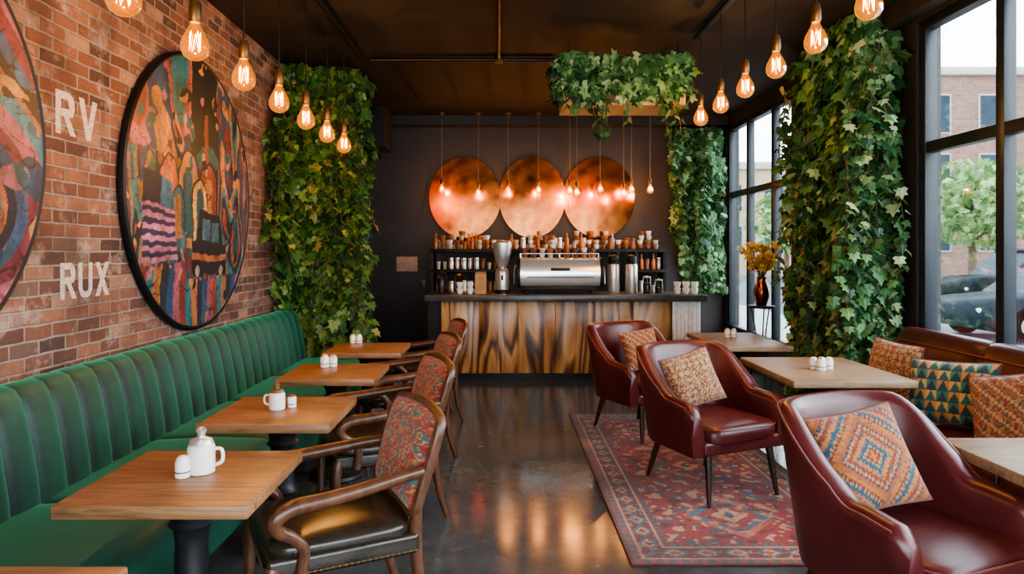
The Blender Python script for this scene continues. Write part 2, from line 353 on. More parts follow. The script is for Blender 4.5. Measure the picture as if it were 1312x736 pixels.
def art_city(u, v):
    x = u + .07*nz(u*2, v*2, 1)+.015*nz(u*14, v*14, 3); y = v + .07*nz(u*2, v*2, 5)+.015*nz(u*14, v*14, 8)
    s = nz(x*5.2, y*1.3, 4)*1.1+.3*nz(x*9, y*4, 2)
    c = STRIP[int(clamp((s+.7)/1.4, 0, .999)*10)]
    if y > .2 and x < -.1:          # red and teal sails at upper left
        s = nz(x*2.6+2, y*1.9, 8)+.2*nz(x*8, y*6, 3)
        c = (36,108,116) if s > .12 else (146,62,54) if s > .0 else (174,98,104) if s > -.1 else (40,64,94) if s > -.32 else (188,124,74)
    if y > .2 and -.12 < x < .34:   # dark sky block
        c = (24,30,36) if y > .30+.08*math.sin(x*11) else (42,88,90)
        if abs(x-.12) < .03 and y < .62: c = (124,68,58)
    for ax, rr, y0, cc in ((-.46,.15,.04,(172,90,60)), (-.16,.17,.08,(190,128,70)), (.16,.15,.05,(152,74,60)), (-.30,.10,-.08,(54,110,126)), (.02,.12,-.04,(206,158,92))):
        dx = x-ax; yy = y-y0; d = math.hypot(dx, max(0, yy)*.75)
        if d < rr and y > -.42: c = cc if d < rr-.018 else (40,36,42)
        if d < rr*.45 and y > -.35: c = (40,84,92) if cc[0] > 180 else (184,122,70)
    if not (-.12 < x < .5 and -.68 < y < -.1): c = detail(c, x, y, 21)
    if -.12 < x < .50 and -.62 < y: # dark car-like form
        cabin = (abs(x-.2) < .24-.25*max(0, y+.36)) and -.38 < y < -.12
        body = abs(x-.19) < .31 and -.60 < y < -.36
        if cabin or body: c = (26,30,40)
        if cabin and abs(x-.2) < .15 and -.34 < y < -.18: c = (66,106,120) if abs(x-.2) > .012 else (26,30,40)
        if body and -.50 < y < -.45: c = (180,108,72)
        for wx in (-.02, .4):
            d = math.hypot(x-wx, y+.58)
            if d < .085: c = (16,18,22) if d > .04 else (150,140,128)
    if -.80 < x < -.34 and -.50 < y < -.14: # striped patch
        c = (182,120,142) if int((y+2)*30) % 2 else (44,44,80)
    if -.78 < x < -.4 and -.14 <= y < .06: c = (28,40,64) if x < -.55 else (48,106,136)
    if y < -.64 or (y < -.52 and x < -.2):
        b = int((x+3+.04*math.sin(y*6))*11); c = detail([(124,56,52), (34,110,120), (176,114,68), (34,42,60), (40,78,118), (156,86,96)][b % 6], x, y, 27)
    return brush(c, u, v)
def art_swirl(u, v):
    x = u+.22*nz(u*1.7, v*1.7, 2); y = v+.22*nz(u*1.7, v*1.7, 7)
    d = math.hypot(x-.35, y+.15); a = math.atan2(y+.15, x-.35)
    k = (d*2.0+a/(2*pi)*1.0) % 1.0
    c = (160,90,106) if k < .25 else (54,124,138) if k < .48 else (172,104,74) if k < .56 else (34,40,52) if k < .68 else (58,90,126) if k < .84 else (122,54,68)
    s = nz(x*4, y*4, 4)
    if s > .36: c = (190,130,122)
    elif s < -.36: c = (38,68,94)
    return brush(detail(c, x, y, 33), u, v)
def wall_art(y, z, rad, fn, label):
    t = thing('round_painting', label, 'painting', (XL, y, z), 0, None)
    mb = MB(); n = 240
    def pos(u, v):   # square to disc mapping
        a, b = 2*u-1, 2*v-1
        return (.052, a*math.sqrt(max(0, 1-b*b/2))*rad*.985, b*math.sqrt(max(0, 1-a*a/2))*rad*.985)
    def col(u, v):
        p = pos(u, v); return fn(p[1]/rad, p[2]/rad)
    cgrid(mb, n, n, pos, col); build(mb, 'canvas', M_art, t, None)
    ring = [V((.03, rad*math.cos(2*pi*k/72), rad*math.sin(2*pi*k/72))) for k in range(72)]
    build(MB().tube(ring, (.029, .018), 8, True, 1, ref=(1,0,0)), 'painting_frame', M_blackm, t)
wall_art(5.29, 2.05, 1.04, art_city, 'large round abstract city painting between the brick lettering and the left ivy')
wall_art(2.46, 2.08, 1.05, art_swirl, 'round swirling pink and teal painting cut off at the left edge')

# ------------------------------------------------------------------ banquette
t = thing('banquette', 'long green velvet banquette with channel-tufted back along the brick wall', 'banquette', (0,0,0))
BY0, BY1 = 1.0, 7.36
prof = [(-2.10,.40), (-2.115,.55), (-2.14,.70), (-2.17,.84), (-2.195,.92), (-2.225,.965), (-2.275,.985), (-2.33,.975), (-2.365,.94), (-2.39,.86), (-2.39,.40)]
nr = [(.98,.15)]*4+[(.85,.3), (.5,.25), (0,.2), (-.3,.2), (-.3,.2), (0,0), (0,0)]
rings = []; nch = 33
phs = [0, .03, .08, .16, .28, .42, .56, .7, .82, .91, .97]
for c_ in range(nch):
    for ph in phs:
        y = BY0+(BY1-BY0)*(c_+ph)/nch
        bul = .018*(1-abs(2*ph-1)**4) if ph else 0
        e = sstep(BY1, BY1-.1, y)
        rings.append([(p[0]+q[0]*bul*(.4+.6*e), y, .40+(p[1]+q[1]*bul-.40)*(.93+.07*math.sqrt(e))) for p, q in zip(prof, nr)])
rings.append([(p[0], BY1, .40+(p[1]-.40)*.93) for p in prof])
build(MB().rings(rings), 'backrest', M_velvet, t, 60)
m = MB()
def seat_ring(y, k):
    r = .075; pts = [(-2.2, .14), (-2.2, .45-k)]
    pts += [(-2.05, .46-k), (-1.75, .475-k)]
    for q in range(8):
        aa = pi/2*(1-q/7); pts.append((-1.46-k*.5+r*math.cos(aa), .392-k+r*math.sin(aa)))
    pts += [(-1.385-k*.5, .28), (-1.40-k*.5, .14)]
    return [(p[0], y, p[1]) for p in pts]
ys = []; nseg = 6; L = (BY1-BY0)/nseg
for j in range(nseg):
    for q in (0, .006, .02, .05, .12, .2, .35, .5, .65, .8, .88, .95, .98, .994): ys.append((BY0+L*(j+q), .018*math.exp(-min(q, 1-q)*50)-.006*math.sin(pi*q)))
ys.append((BY1, .018))
build(m.rings([seat_ring(y, k) for y, k in ys]), 'seat', M_velvet, t, 50)
build(MB().bb(-2.38, -1.46, BY0+.02, BY1-.02, 0, .14), 'plinth', M_dark2, t)

# ------------------------------------------------------------------ pedestal tables
PED = [(.185,0), (.19,.012), (.182,.03), (.14,.05), (.10,.085), (.085,.11), (.095,.13), (.088,.15), (.07,.18), (.064,.26), (.072,.30), (.085,.315), (.072,.33), (.062,.36), (.058,.50), (.066,.55), (.084,.57), (.068,.59), (.078,.63), (.115,.675), (.12,.69), (.12,.70)]
def make_table(w, d, mt, label, group, ped=PED):
    t = thing('pedestal_table', label, 'table', (0,0,0), 0, group)
    build(MB().box((0,0,.724), (w, d, .048), .008, 2), 'tabletop', mt, t)
    build(MB().lathe(ped, n=32), 'pedestal', M_black, t)
    return t
lt = [1.53, 2.60, 3.68, 4.86, 6.04]
proto = make_table(.66, .64, M_table, '', 'oak tables along the banquette')
lab = ['corner of the nearest oak pedestal table at bottom left edge', 'oak pedestal table carrying the large white sugar jug, beside the nearest walnut armchair',
       'second full oak table along the green banquette, with brown-lidded jar', 'third full oak table along the green banquette, with white shaker pair', 'farthest oak table along the banquette, just before the ivy']
for i, y in enumerate(lt):
    o = place(proto, i == 0, (-1.18 if i else -1.34, y, 0), 0, lab[i])
    for ch in o.children:
        if ch.name.startswith('pedestal'): ch.location.x = .0 if i else .17
rtab = [(2.32, 4.98, .82, 1.02, 'pale oak table with three white shakers beside the middle leather armchair'),
        (2.27, 6.62, .68, 1.05, 'farthest pale oak table on the window side, beside the farthest leather armchair'),
        (2.37, 2.60, .78, 1.04, 'pale oak table cut off at the right edge before the nearest leather armchair')]
for x, y, w, d, l in rtab:
    t = make_table(w, d, M_table2, l, 'pale oak tables by the window'); t.location = (x, y, 0)

# ------------------------------------------------------------------ textile patterns
def pat_kilim(u, v):
    x, y = (u-.5)*2, (v-.5)*2; d = (abs(x)+abs(y))*8; d += .35*(int(abs(x)*30) % 2)
    c = [(178,112,54), (120,46,40), (44,82,104), (184,126,66), (136,58,46), (70,56,78), (166,88,46)][int(d) % 7]
    if int(d*2) % 7 == 3: c = (184,140,86)
    if nz(u*26, v*26, 3) > .36: c = (140,84,62)
    elif nz(u*26, v*26, 8) > .40: c = (52,90,100)
    return c
def pat_tri(u, v):
    n = 7.5; a, b = (u*n) % 1, (v*n*.8) % 1; k = int(u*n)+int(v*n*.8)
    up = b < 1-abs(2*a-1)
    return ((22,70,78) if up else (194,124,64)) if k % 3 == 0 else ((36,96,92) if up else (196,164,98)) if k % 3 == 1 else ((28,60,68) if up else (60,120,104))
def pat_floral(u, v):
    s = nz(u*9, v*9, 3)+.5*nz(u*22, v*22, 8)
    c = (134,62,44) if s > .25 else (176,122,74) if s > .0 else (96,78,70) if s > -.25 else (156,94,60)
    if (int(u*26)+int(v*26)) % 5 == 0: c = (190,150,106)
    return c
def pat_tan(u, v):
    x, y = u*8, v*8; d = abs((x % 1)-.5)+abs((y % 1)-.5)
    c = (180,136,90) if d < .3 else (136,88,64) if d < .5 else (188,152,106)
    if nz(u*18, v*18, 4) > .25: c = (126,72,60)
    elif nz(u*18, v*18, 9) > .3: c = (100,100,100)
    return c
def pat_paisley(u, v):
    x = u*5+.4*nz(u*5, v*5, 1); y = v*6+.4*nz(u*5, v*5, 6)
    cx, cy = (x % 1)-.5, (y % 1)-.5; d = math.hypot(cx+.25*cy, cy); s = nz(u*30, v*30, 2); z_ = (int(x)*3+int(y)*5) % 4
    c = (150,58,50) if s < .15 else (174,90,68)
    if d < .24: c = (44,100,110) if d < .13 else [(210,152,88), (180,92,68), (88,128,124), (210,156,98)][z_]
    elif .29 < d < .37: c = [(54,94,114), (128,58,70), (196,126,70), (54,94,114)][z_]
    elif .42 < d < .47: c = (200,146,96)
    if nz(u*14, v*14, 8) > .28: c = (66,108,106)
    return c
def pillow_mb(w, hh, th, pat, n=48):
    mb = MB()
    for sgn in (-1, 1):
        def pos(u, v):
            x, z = 2*u-1, 2*v-1
            k = (1-x**4)*(1-z**4); px = x*(1-.06*math.cos(z*pi/2)*abs(x)); pz = z*(1-.06*math.cos(x*pi/2)*abs(z))
            return (px*w/2, sgn*th/2*max(0, k)**.55*(1+.05*nz(x*2, z*2, sgn)), pz*hh/2)
        cgrid(mb, n, n, pos, pat)
    return mb
def pillow(label, loc, rot, w, hh, th, pat, group=None):
    t = thing('throw_pillow', label, 'pillow', loc, 0, group, rot)
    build(pillow_mb(w, hh, th, pat, 72), 'pillow_cover', M_vc, t, 80)
    out = []
    for k in range(40):
        s = k/40*4; e = int(s); f = (s-e)*2-1
        x, z = [(f, -1), (1, f), (-f, 1), (-1, -f)][e]
        out.append((x*(1-.06*math.cos(z*pi/2)*abs(x))*w/2, 0, z*(1-.06*math.cos(x*pi/2)*abs(z))*hh/2))
    build(MB().tube(out, .006, 6, True, 1), 'piping', M_pipe, t)
    return t

# ------------------------------------------------------------------ leather armchairs (front is -Y)
def make_leather():
    t = thing('leather_armchair', '', 'armchair', (0,0,0), 0, 'oxblood leather tub chairs')
    n = 56; rings = []; top = []
    W, D = .335, .30
    for i in range(n+1):
        s = -1+2*i/n; u = abs(s); sg = 1 if s > 0 else -1
        if u > .56:
            k = (u-.56)/.44; p = V((sg*(W+.012*k), .02-.34*k, 0)); nn = V((sg, 0, 0))
        else:
            aa = (s/.56)*pi/2; e = .82
            ca, sa = math.cos(aa), math.sin(aa)
            p = V((W*math.copysign(abs(sa)**e, sa), .02+D*abs(ca)**e, 0)); nn = V((sa, ca*.95, 0)).normalized()
        H = .645+.285*(1-sstep(.26, .70, u))-.02*sstep(.72, 1, u)
        back = 1-sstep(.2, .7, u); lean = .03+.07*back
        z0 = .31; hw0, hw1 = .05, .058-.014*back
        endk = sstep(1.0, .93, u)
        def at(off, z):
            q = p+nn*(off+lean*((z-z0)/.62)**1.3); return V((q.x, q.y, z))
        hwm = hw1*(.55+.45*endk); Hh = H-.05*(1-endk)
        ring = [at(-hw0, z0), at(-hw0, z0+.1), at(-hw0*.95, .5*(z0+Hh)), at(-hwm, Hh-.045)]
        for q in range(1, 6):
            b = pi*q/6; ring.append(at(-hwm*math.cos(b), Hh-.045+.045*math.sin(b)))
        ring += [at(hwm, Hh-.045), at(hw0, .5*(z0+Hh)), at(hw0, z0+.08), at(hw0*.8, z0)]
        rings.append(ring); top.append(at(hwm*.9, Hh-.018))
    sh = build(MB().rings(rings), 'shell', M_leather, t, 55)
    build(MB().tube(top[2:-2], .0055, 6, False, 1), 'piping', M_pipe, sh)
    build(MB().box((0,-.035,.355), (.62,.60,.09), .02, 3), 'seat_base', M_leather, t, 50)
    m = MB(); rr = []
    def pl(sx, sy, z, y):
        o = []
        for k in range(40):
            a_ = 2*pi*k/40; ca, sa = math.cos(a_), math.sin(a_)
            o.append((sx*math.copysign(abs(ca)**.38, ca), y+sy*math.copysign(abs(sa)**.38, sa), z))
        return o
    for f, z in ((.93,.385), (.985,.395), (1,.43), (.985,.465), (.94,.482), (.85,.49), (.6,.498), (.25,.503), (.02,.504)): rr.append(pl(.295*f, .315*f, z, -.065))
    cu = build(m.rings(rr), 'seat_cushion', M_leather, t, 50)
    build(MB().tube([V(p) for p in pl(.294, .314, .474, -.065)], .005, 6, True, 1), 'piping', M_pipe, cu)
    for sx in (-1, 1):
        build(MB().tube([(sx*.25,-.29,.33), (sx*.265,-.315,.15), (sx*.28,-.335,0)], [.026,.02,.012], 10), 'leg', M_darkwood, t)
        build(MB().tube([(sx*.22,.22,.33), (sx*.24,.28,.15), (sx*.255,.33,0)], [.026,.02,.012], 10), 'leg', M_darkwood, t)
    return t
def facing(deg): return math.radians(deg+90)
lc = [((1.61, 2.74, 0), -68, (.96,.97,1.03), 'nearest oxblood leather armchair, cut off by the bottom right corner'),
      ((1.40, 4.64, .012), -66, (1,1,1), 'middle oxblood leather armchair standing wholly on the patterned rug'),
      ((1.23, 6.05, .012), -60, (1,1,1), 'farthest oxblood leather armchair, nearest to the bar counter')]
lproto = make_leather()
pats = [(pat_kilim, .41, 'square kilim diamond pillow in the nearest leather armchair'), (pat_tan, .37, 'tan lattice pillow in the middle leather armchair'), (pat_floral, .36, 'rust patterned pillow in the farthest leather armchair')]
pp = [((1.53, 2.875, .725), -27, -9, -82), ((1.315, 4.72, .715), -22, -14, -78), ((1.25, 6.14, .715), -20, -6, -72)]
for i, (loc, fa, sc, l) in enumerate(lc):
    o = place(lproto, i == 0, loc, facing(fa), l); o.scale = sc
    pillow(pats[i][2], pp[i][0], (math.radians(pp[i][1]), math.radians(pp[i][2]), facing(pp[i][3])), pats[i][1], pats[i][1], .13, pats[i][0], 'pillows in leather armchairs')

# ------------------------------------------------------------------ walnut armchairs (front -Y)
def make_walnut():
    t = thing('walnut_armchair', '', 'armchair', (0,0,0), 0, 'carved walnut armchairs facing the banquette')
    build(MB().box((0,-.03,.405), (.56,.60,.085), .02, 3), 'seat_rail', M_seatl, t)
    rr = []
    for f, z in ((1,.445), (1.02,.465), (.99,.485), (.92,.497), (.7,.508), (.35,.513), (.02,.514)):
        o = []
        for k in range(36):
            a_ = 2*pi*k/36; ca, sa = math.cos(a_), math.sin(a_)
            o.append((.275*f*math.copysign(abs(ca)**.4, ca), -.03+.295*f*math.copysign(abs(sa)**.4, sa), z))
        rr.append(o)
    build(MB().rings(rr), 'seat', M_seatl, t, 50)
    m = MB(); m.tube([(-.279,.26,.38), (-.279,-.31,.38), (-.262,-.329,.38), (.262,-.329,.38), (.279,-.31,.38), (.279,.26,.38)], .0025, 6, False, 1)
    for k in range(24):
        m.lathe([(.006,-.002), (.005,.003), (.001,.005)], (0,0,0), 6, Matrix.Translation((-.26+.52*k/23, -.330, .38)) @ Matrix.Rotation(pi/2, 4, 'X'))
        for sx in (-1, 1):
            m.lathe([(.006,-.002), (.005,.003), (.001,.005)], (0,0,0), 6, Matrix.Translation((sx*.28, -.30+.55*k/23, .38)) @ Matrix.Rotation(sx*pi/2, 4, 'Y'))
    build(m, 'nailhead_trim', M_brassd, t)
    th = math.radians(17); KB = .82
    def bk(x, s, off=0):
        s *= KB
        return V((x*1.05, .265+s*math.sin(th)+off*math.cos(th)-.02*(x/.25)**2, .50+s*math.cos(th)-off*math.sin(th)))
    loop = [(-.24,.03), (-.255,.15), (-.268,.32), (-.268,.44), (-.24,.50), (-.14,.525), (0,.535), (.14,.525), (.24,.50), (.268,.44), (.268,.32), (.255,.15), (.24,.03), (.12,.015), (0,.012), (-.12,.015)]
    build(MB().tube([bk(x, s) for x, s in loop], (.026, .022), 8, True, 4), 'back_frame', M_walnut, t)
    mb = MB()
    for sg in (-1, 1):
        def pos(u, v):
            x, z = 2*u-1, 2*v-1; k = max(0, (1-x**4)*(1-z**4))
            return bk(x*(.236+.012*v), .025+.485*v+.012*(1-x*x)*v, sg*(.012+(.06 if sg < 0 else .02)*k**.5))
        cgrid(mb, 54, 68, pos, pat_paisley)
    build(mb, 'back_pad', M_vc, t, 80)
    for sx in (-1, 1):
        build(MB().tube([(sx*.262,.325,.695), (sx*.28,.21,.69), (sx*.30,.03,.67), (sx*.312,-.13,.655), (sx*.316,-.24,.648), (sx*.32,-.305,.615), (sx*.316,-.295,.57), (sx*.303,-.24,.53), (sx*.296,-.20,.48), (sx*.29,-.205,.41), (sx*.288,-.21,.37)],
              [.022,.025,.028,.031,.033,.031,.027,.024,.023,.023,.022], 10), 'arm', M_walnut, t)
        build(MB().tube([(sx*.255,-.305,.41), (sx*.27,-.322,.33), (sx*.262,-.328,.2), (sx*.255,-.332,.08), (sx*.26,-.345,0)], [.03,.032,.024,.018,.02], 10), 'leg', M_walnut, t)
        build(MB().tube([bk(sx*.245,.06), (sx*.245,.262,.42), (sx*.24,.27,.3), (sx*.242,.30,.14), (sx*.245,.345,0)], [.024,.026,.024,.021,.018], 10), 'leg', M_walnut, t)
    return t
wproto = make_walnut()
wc = [(-.70, 2.92, 207, 'nearest walnut armchair with paisley back pad and leather seat'), (-.74, 4.20, 203, 'second walnut armchair from the camera, facing the banquette'),
      (-.76, 5.40, 200, 'third walnut armchair from the camera, facing the banquette'), (-.76, 6.54, 197, 'farthest walnut armchair, nearest the bar counter')]
for i, (x, y, fa, l) in enumerate(wc): place(wproto, i == 0, (x, y, 0), facing(fa), l)

# ------------------------------------------------------------------ sofa
t = thing('leather_sofa', 'long brown leather sofa under the window on the right', 'sofa', (0,0,0))
SY0, SY1 = 1.6, 5.50
build(MB().bb(2.62, 3.34, SY0, SY1, .12, .32, .02, 2), 'sofa_base', M_sofa, t)
nS = 4; L = (SY1-SY0)/nS
for k in range(nS):
    build(MB().bb(2.56, 3.14, SY0+L*k+.004, SY0+L*(k+1)-.004, .32, .46, .045, 4), 'seat_cushion', M_sofa, t, 60)
bp = [(3.08,.40), (3.10,.60), (3.14,.82), (3.165,.90), (3.19,.965), (3.23,.995), (3.28,1.0), (3.32,.975), (3.335,.92), (3.335,.30), (3.12,.30)]
rings = []
for k in range(nS):
    for q in (0, .012, .04, .12, .5, .88, .96, .988):
        d = .016*math.exp(-min(q, 1-q)*40); y = SY0+L*(k+q)
        rings.append([(p[0]+(d if i < 5 else 0), y, p[1]-(d if 3 <= i <= 8 else 0)) for i, p in enumerate(bp)])
rings.append([(p[0]+(.02 if i < 5 else 0), SY1, p[1]-(.03 if 3 <= i <= 8 else 0)) for i, p in enumerate(bp)])
b_ = build(MB().rings(rings), 'backrest', M_sofa, t, 50)
build(MB().tube([(3.155, SY0+.02, .90), (3.155, SY1-.02, .90)], .007, 6), 'seam_piping', M_pipe, b_)
for y in (SY0+.12, SY0+1.3, SY1-1.3, SY1-.12):
    for x in (2.68, 3.26): build(MB().lathe([(.018,0), (.026,.12)], (x, y, 0), 12), 'leg', M_darkwood, t)
pillow('tan lattice pillow at the far end of the brown sofa', (2.95, 5.16, .70), (math.radians(-14), .05, facing(194)), .46, .44, .14, pat_tan, 'pillows on the sofa')
pillow('teal and mustard triangle pillow in the middle of the sofa', (2.91, 4.42, .68), (math.radians(-16), -.06, facing(212)), .54, .42, .15, pat_tri, 'pillows on the sofa')
pillow('rust brown patterned pillow at the right edge on the sofa', (2.92, 3.90, .68), (math.radians(-16), -.25, facing(206)), .46, .44, .15, pat_floral, 'pillows on the sofa')

# ------------------------------------------------------------------ rug
RX0, RX1, RY0, RY1 = .66, 2.07, 3.46, 6.68
W, L = RX1-RX0, RY1-RY0
def rugc(u, v):
    x, y = u*W, v*L; d = min(x, W-x, y, L-y); s = y if d in (x, W-x) else x
    if d < .02: c = (118,66,60)
    elif d < .06: c = (164,86,70) if int(s*30) % 2 else (88,96,114)
    elif d < .075: c = (192,156,126)
    elif d < .20:
        q = abs(((s*6.0) % 1)-.5)+abs((d-.1375)/.125)
        c = (172,80,64) if q < .2 else (204,168,134) if q < .32 else (84,112,130) if q < .5 else (124,56,54)
        if nz(x*30, y*30, 5) > .34: c = (178,124,100)
        elif nz(x*26, y*26, 8) > .36: c = (64,84,106)
    elif d < .215: c = (198,160,128)
    elif d < .25: c = (146,56,52) if int(s*40) % 2 else (84,104,122)
    else:
        p = x-W/2; q = ((y-L/2)/.96+50.5) % 1-.5; k = abs(p)/.5+abs(q)*1.7
        k += .05*(int((abs(p)+abs(q))*26) % 2)
        c = (66,86,112) if k < .14 else (204,162,128) if k < .22 else (160,52,50) if k < .42 else (76,110,126) if k < .52 else (194,110,88) if k < .60 else (160,54,52)
        e = nz(x*13, y*13, 9)
        if k >= .60 and e > .18: c = (70,94,118) if nz(x*8, y*8, 3) > 0 else (204,156,124)
        elif e > .32: c = (198,136,108)
        elif e < -.36: c = (104,44,48)
        if nz(x*26, y*26, 14) > .40: c = (206,170,134)
    g = nz(x*60, y*60, 1)
    f = .94+.24*nz(x*3, y*3, 6)+.16*g
    return tuple(clamp(q_*f*.92, 0, 255) for q_ in c)
mb = MB(); cgrid(mb, 190, 400, lambda u, v: (RX0+u*W, RY0+v*L, .010+.001*nz(u*6, v*9)), rugc)
t = thing('area_rug', 'red Persian patterned rug under the leather armchairs', 'rug', (0,0,0))
build(mb, 'pile', M_rugm, t, 60)
build(MB().bb(RX0-.004, RX1+.004, RY0-.004, RY1+.004, 0, .0085), 'rug_binding', mat('rug_binding', h(86,52,48), .95), t)

# ------------------------------------------------------------------ lighting pendants
def make_bulb(cord, big=1.0, power=16, lcol=(1, .77, .52), cm_=None):
    t = thing('pendant_bulb', '', 'pendant light', (0,0,0))
    z = -cord
    build(MB().lathe([(.0045,0), (.0045,-cord)], n=6), 'cord', cm_ or M_blackm, t)
    build(MB().lathe([(.006,.07*big), (.02*big,.065*big), (.026*big,.04*big), (.026*big,-.014*big), (.021*big,-.026*big)], (0,0,z-.02*big), 16), 'socket', M_brassd, t)
    prof = [(.016,0), (.018,-.012), (.024,-.03), (.037,-.055), (.05,-.08), (.057,-.105), (.056,-.13), (.045,-.152), (.026,-.166), (.004,-.172)]
    b = build(MB().lathe([(r*big, q*big) for r, q in prof], (0,0,z-.035*big), 24), 'bulb', M_bulb, t, 80)
    m = MB(); pts = []
    for k in range(10):
        a_ = 2*pi*k/10; pts.append((.022*big*math.cos(a_), .022*big*math.sin(a_), z-.035*big-(.05 if k % 2 else .13)*big))
    m.tube(pts+[pts[0]], .0019*big, 6, False, 1)
    build(m, 'filament', M_fil, b)
    ld = bpy.data.lights.new('bulb_glow', 'POINT'); ld.energy = power; ld.color = lcol; ld.shadow_soft_size = 0
    lo = bpy.data.objects.new('bulb_glow', ld); COL.objects.link(lo); lo.parent = t; lo.location = (0, 0, z-.12*big)
    return t
ORD = ['nearest', 'second', 'third', 'fourth', 'fifth', 'sixth', 'seventh']
def rail(x, y0, y1, label):
    t = thing('lighting_rail', label, 'light rail', (x, 0, ZC))
    build(MB().bb(-.022, .022, y0, y1, -.08, -.045, .004), 'rail_bar', M_rail, t)
    for y in (y0+.3, (y0+y1)/2, y1-.3): build(MB().lathe([(.03,0), (.03,-.008), (.008,-.012), (.008,-.05)], (0, y, 0), 12), 'rail_mount', M_rail, t)
rail(-1.44, 1.6, 7.0, 'black ceiling rail holding the pendant bulbs over the banquette')
rail(1.80, 2.4, 6.35, 'black ceiling rail holding the pendant bulbs on the window side')
PW = 13
p1 = make_bulb(.835, 1.12, PW)
for i in range(7):
    y = 2.6+.605*i; place(p1, i == 0, (-1.44, y, ZC-.08), 0, ('nearest' if i == 0 else 'farthest' if i == 6 else ORD[i]+' nearest') + ' amber pendant bulb in the row over the banquette', 'amber bulbs on the left rail')
p2 = make_bulb(.595, 1.12, PW)
for i in range(6):
    y = 3.35+.566*i; place(p2, i == 0, (1.80, y, ZC-.08), 0, ('nearest' if i == 0 else 'farthest' if i == 5 else ORD[i]+' nearest') + ' amber pendant bulb in the row on the window side', 'amber bulbs on the right rail')
bp_ = [(566,238,10.08), (613,243,10.08), (651,240,10.08), (690,239,10.08), (730,240,9.9), (739,242,9.5), (769,238,9.9), (799,243,9.7), (809,238,10.0), (833,238,9.8)]
ON = ['first', 'second', 'third', 'fourth', 'fifth', 'sixth', 'seventh', 'eighth', 'ninth', 'tenth']
for i, (px, py, Y) in enumerate(bp_):
    X = PX(px, Y)
    cl = ZC-PZ(py, Y)-.06
    pb = make_bulb(cl, .85, 7.5, (1, .66, .37), M_cordw)
    pb.name = 'bar_pendant'; pb.location = (X, Y, ZC)
    build(MB().lathe([(.045,0), (.045,-.012), (.02,-.03)], n=14), 'ceiling_cap', M_brass, pb)
    tag(pb, ON[i]+' from the left of the small warm bulbs hanging before the copper discs', 'pendant light', 'small bulbs over the bar')
t = thing('ceiling_conduit', 'thin dark conduit crossing the dark ceiling', 'conduit', (0,0,ZC))
build(MB().tube([(-1.38,7.17,-.03), (.55,7.17,-.03)], .02, 10), 'cross_pipe', M_rail, t)
build(MB().tube([(0,1.0,-.03), (-.03,7.15,-.03)], .02, 10), 'long_pipe', M_rail, t)
build(MB().box((-.03,7.17,-.03), (.09,.09,.058), .008), 'junction_box', M_rail, t)

# ------------------------------------------------------------------ copper discs
dl = ['left copper disc on the dark wall above the bar', 'middle copper disc on the dark wall above the bar', 'right copper disc on the dark wall above the bar']
Y = YB-.05
for i, (x0, x1) in enumerate(((551,640.5), (640.5,723), (723,812))):
    cx = PX((x0+x1)/2, Y); w = (x1-x0)/2*Y/F*1.035; hz = 52*Y/F; oy = -.05 if i == 1 else -.03
    t = thing('copper_disc', dl[i], 'wall disc', (cx, YB, PZ(253, Y)), 0, 'copper discs above the bar')
    m = MB(); m.lathe([(1,0), (1,.006), (.996,.009), (.8,.011), (.5,.016), (.25,.019), (.01,.02)], n=96, M=Matrix.Translation((0,oy,0)) @ Matrix.Diagonal((w,1,hz,1)) @ Matrix.Rotation(pi/2, 4, 'X'))
    build(m, 'disc_face', M_copper, t, 40)
    build(MB().bb(-.1, .1, oy, 0, -.1, .1), 'wall_mount', M_blackm, t)

# ------------------------------------------------------------------ ivy
LEAF = [(0,0), (.26,-.12), (.52,.06), (.33,.30), (.46,.56), (.18,.60), (0,1.0)]
XMAX = 99; YMAX = 99
def leaf(mb, p, tip, nrm, s, fold=.22):
    tt = tip.normalized(); n = nrm-tt*nrm.dot(tt)
    if n.length < 1e-4: n = tt.orthogonal()
    n.normalize(); b = tt.cross(n); o = len(mb.v)
    cu = R.uniform(.05, .3)
    def q(x, y):
        w = p+b*(x*s)+tt*(y*s)-n*(s*(fold*abs(x)+cu*y*y*.5)); return (min(w.x, XMAX), min(w.y, YMAX), w.z)
    for x, y in LEAF: mb.v.append(q(x, y))
    for x, y in LEAF[5:0:-1]: mb.v.append(q(-x, y))
    mb.f.append([o+k for k in range(7)]); mb.f.append([o, o+6, o+7, o+8, o+9, o+10, o+11])
def rv(k): return V((R.gauss(0, k), R.gauss(0, k), R.gauss(0, k)))
def patch(mb, o, u, v, n, cnt, dep, size, keep=None):
    o, u, v, n = V(o), V(u), V(v), V(n)
    for _ in range(cnt):
        a_, b_ = R.uniform(-.06, 1.06), R.random(); p = o+u*a_+v*b_
        p = p+u*(.18*noise.noise(V((p.z*1.1, o.x, 3)))*a_)
        if keep and not keep(p): continue
        k = clamp(.42+1.5*noise.noise(p*2.3)); p = p+n*(.015+dep*(.08+.92*k)*R.uniform(.3, 1))
        if p.z > ZC-.02: continue
        leaf(mb, p, V((0,0,-1))+n*R.uniform(.05, .6)+rv(.42), n+V((0,0,.45))+rv(.4), size*R.uniform(.45, 1.35))
def strand(ms, ml, p0, length, drift, size, n=None):
    p = V(p0); pts = [p.copy()]; k = max(3, int(length/.09))
    for i in range(k):
        p = p+V(drift)/k+V((R.gauss(0,.018), R.gauss(0,.018), -length/k)); pts.append(p.copy())
        d = rv(1); d.z = 0; d.normalize()
        leaf(ml, p+d*.02, V((0,0,-.8))+d*.7+rv(.2), d+V((0,0,.6)), size*R.uniform(.6, 1.1))
        leaf(ml, p-d*.02+V((0,0,.04)), V((0,0,-.8))-d*.7+rv(.2), -d+V((0,0,.6)), size*R.uniform(.6, 1.1))
    ms.tube(pts, .005, 5, False, 2)
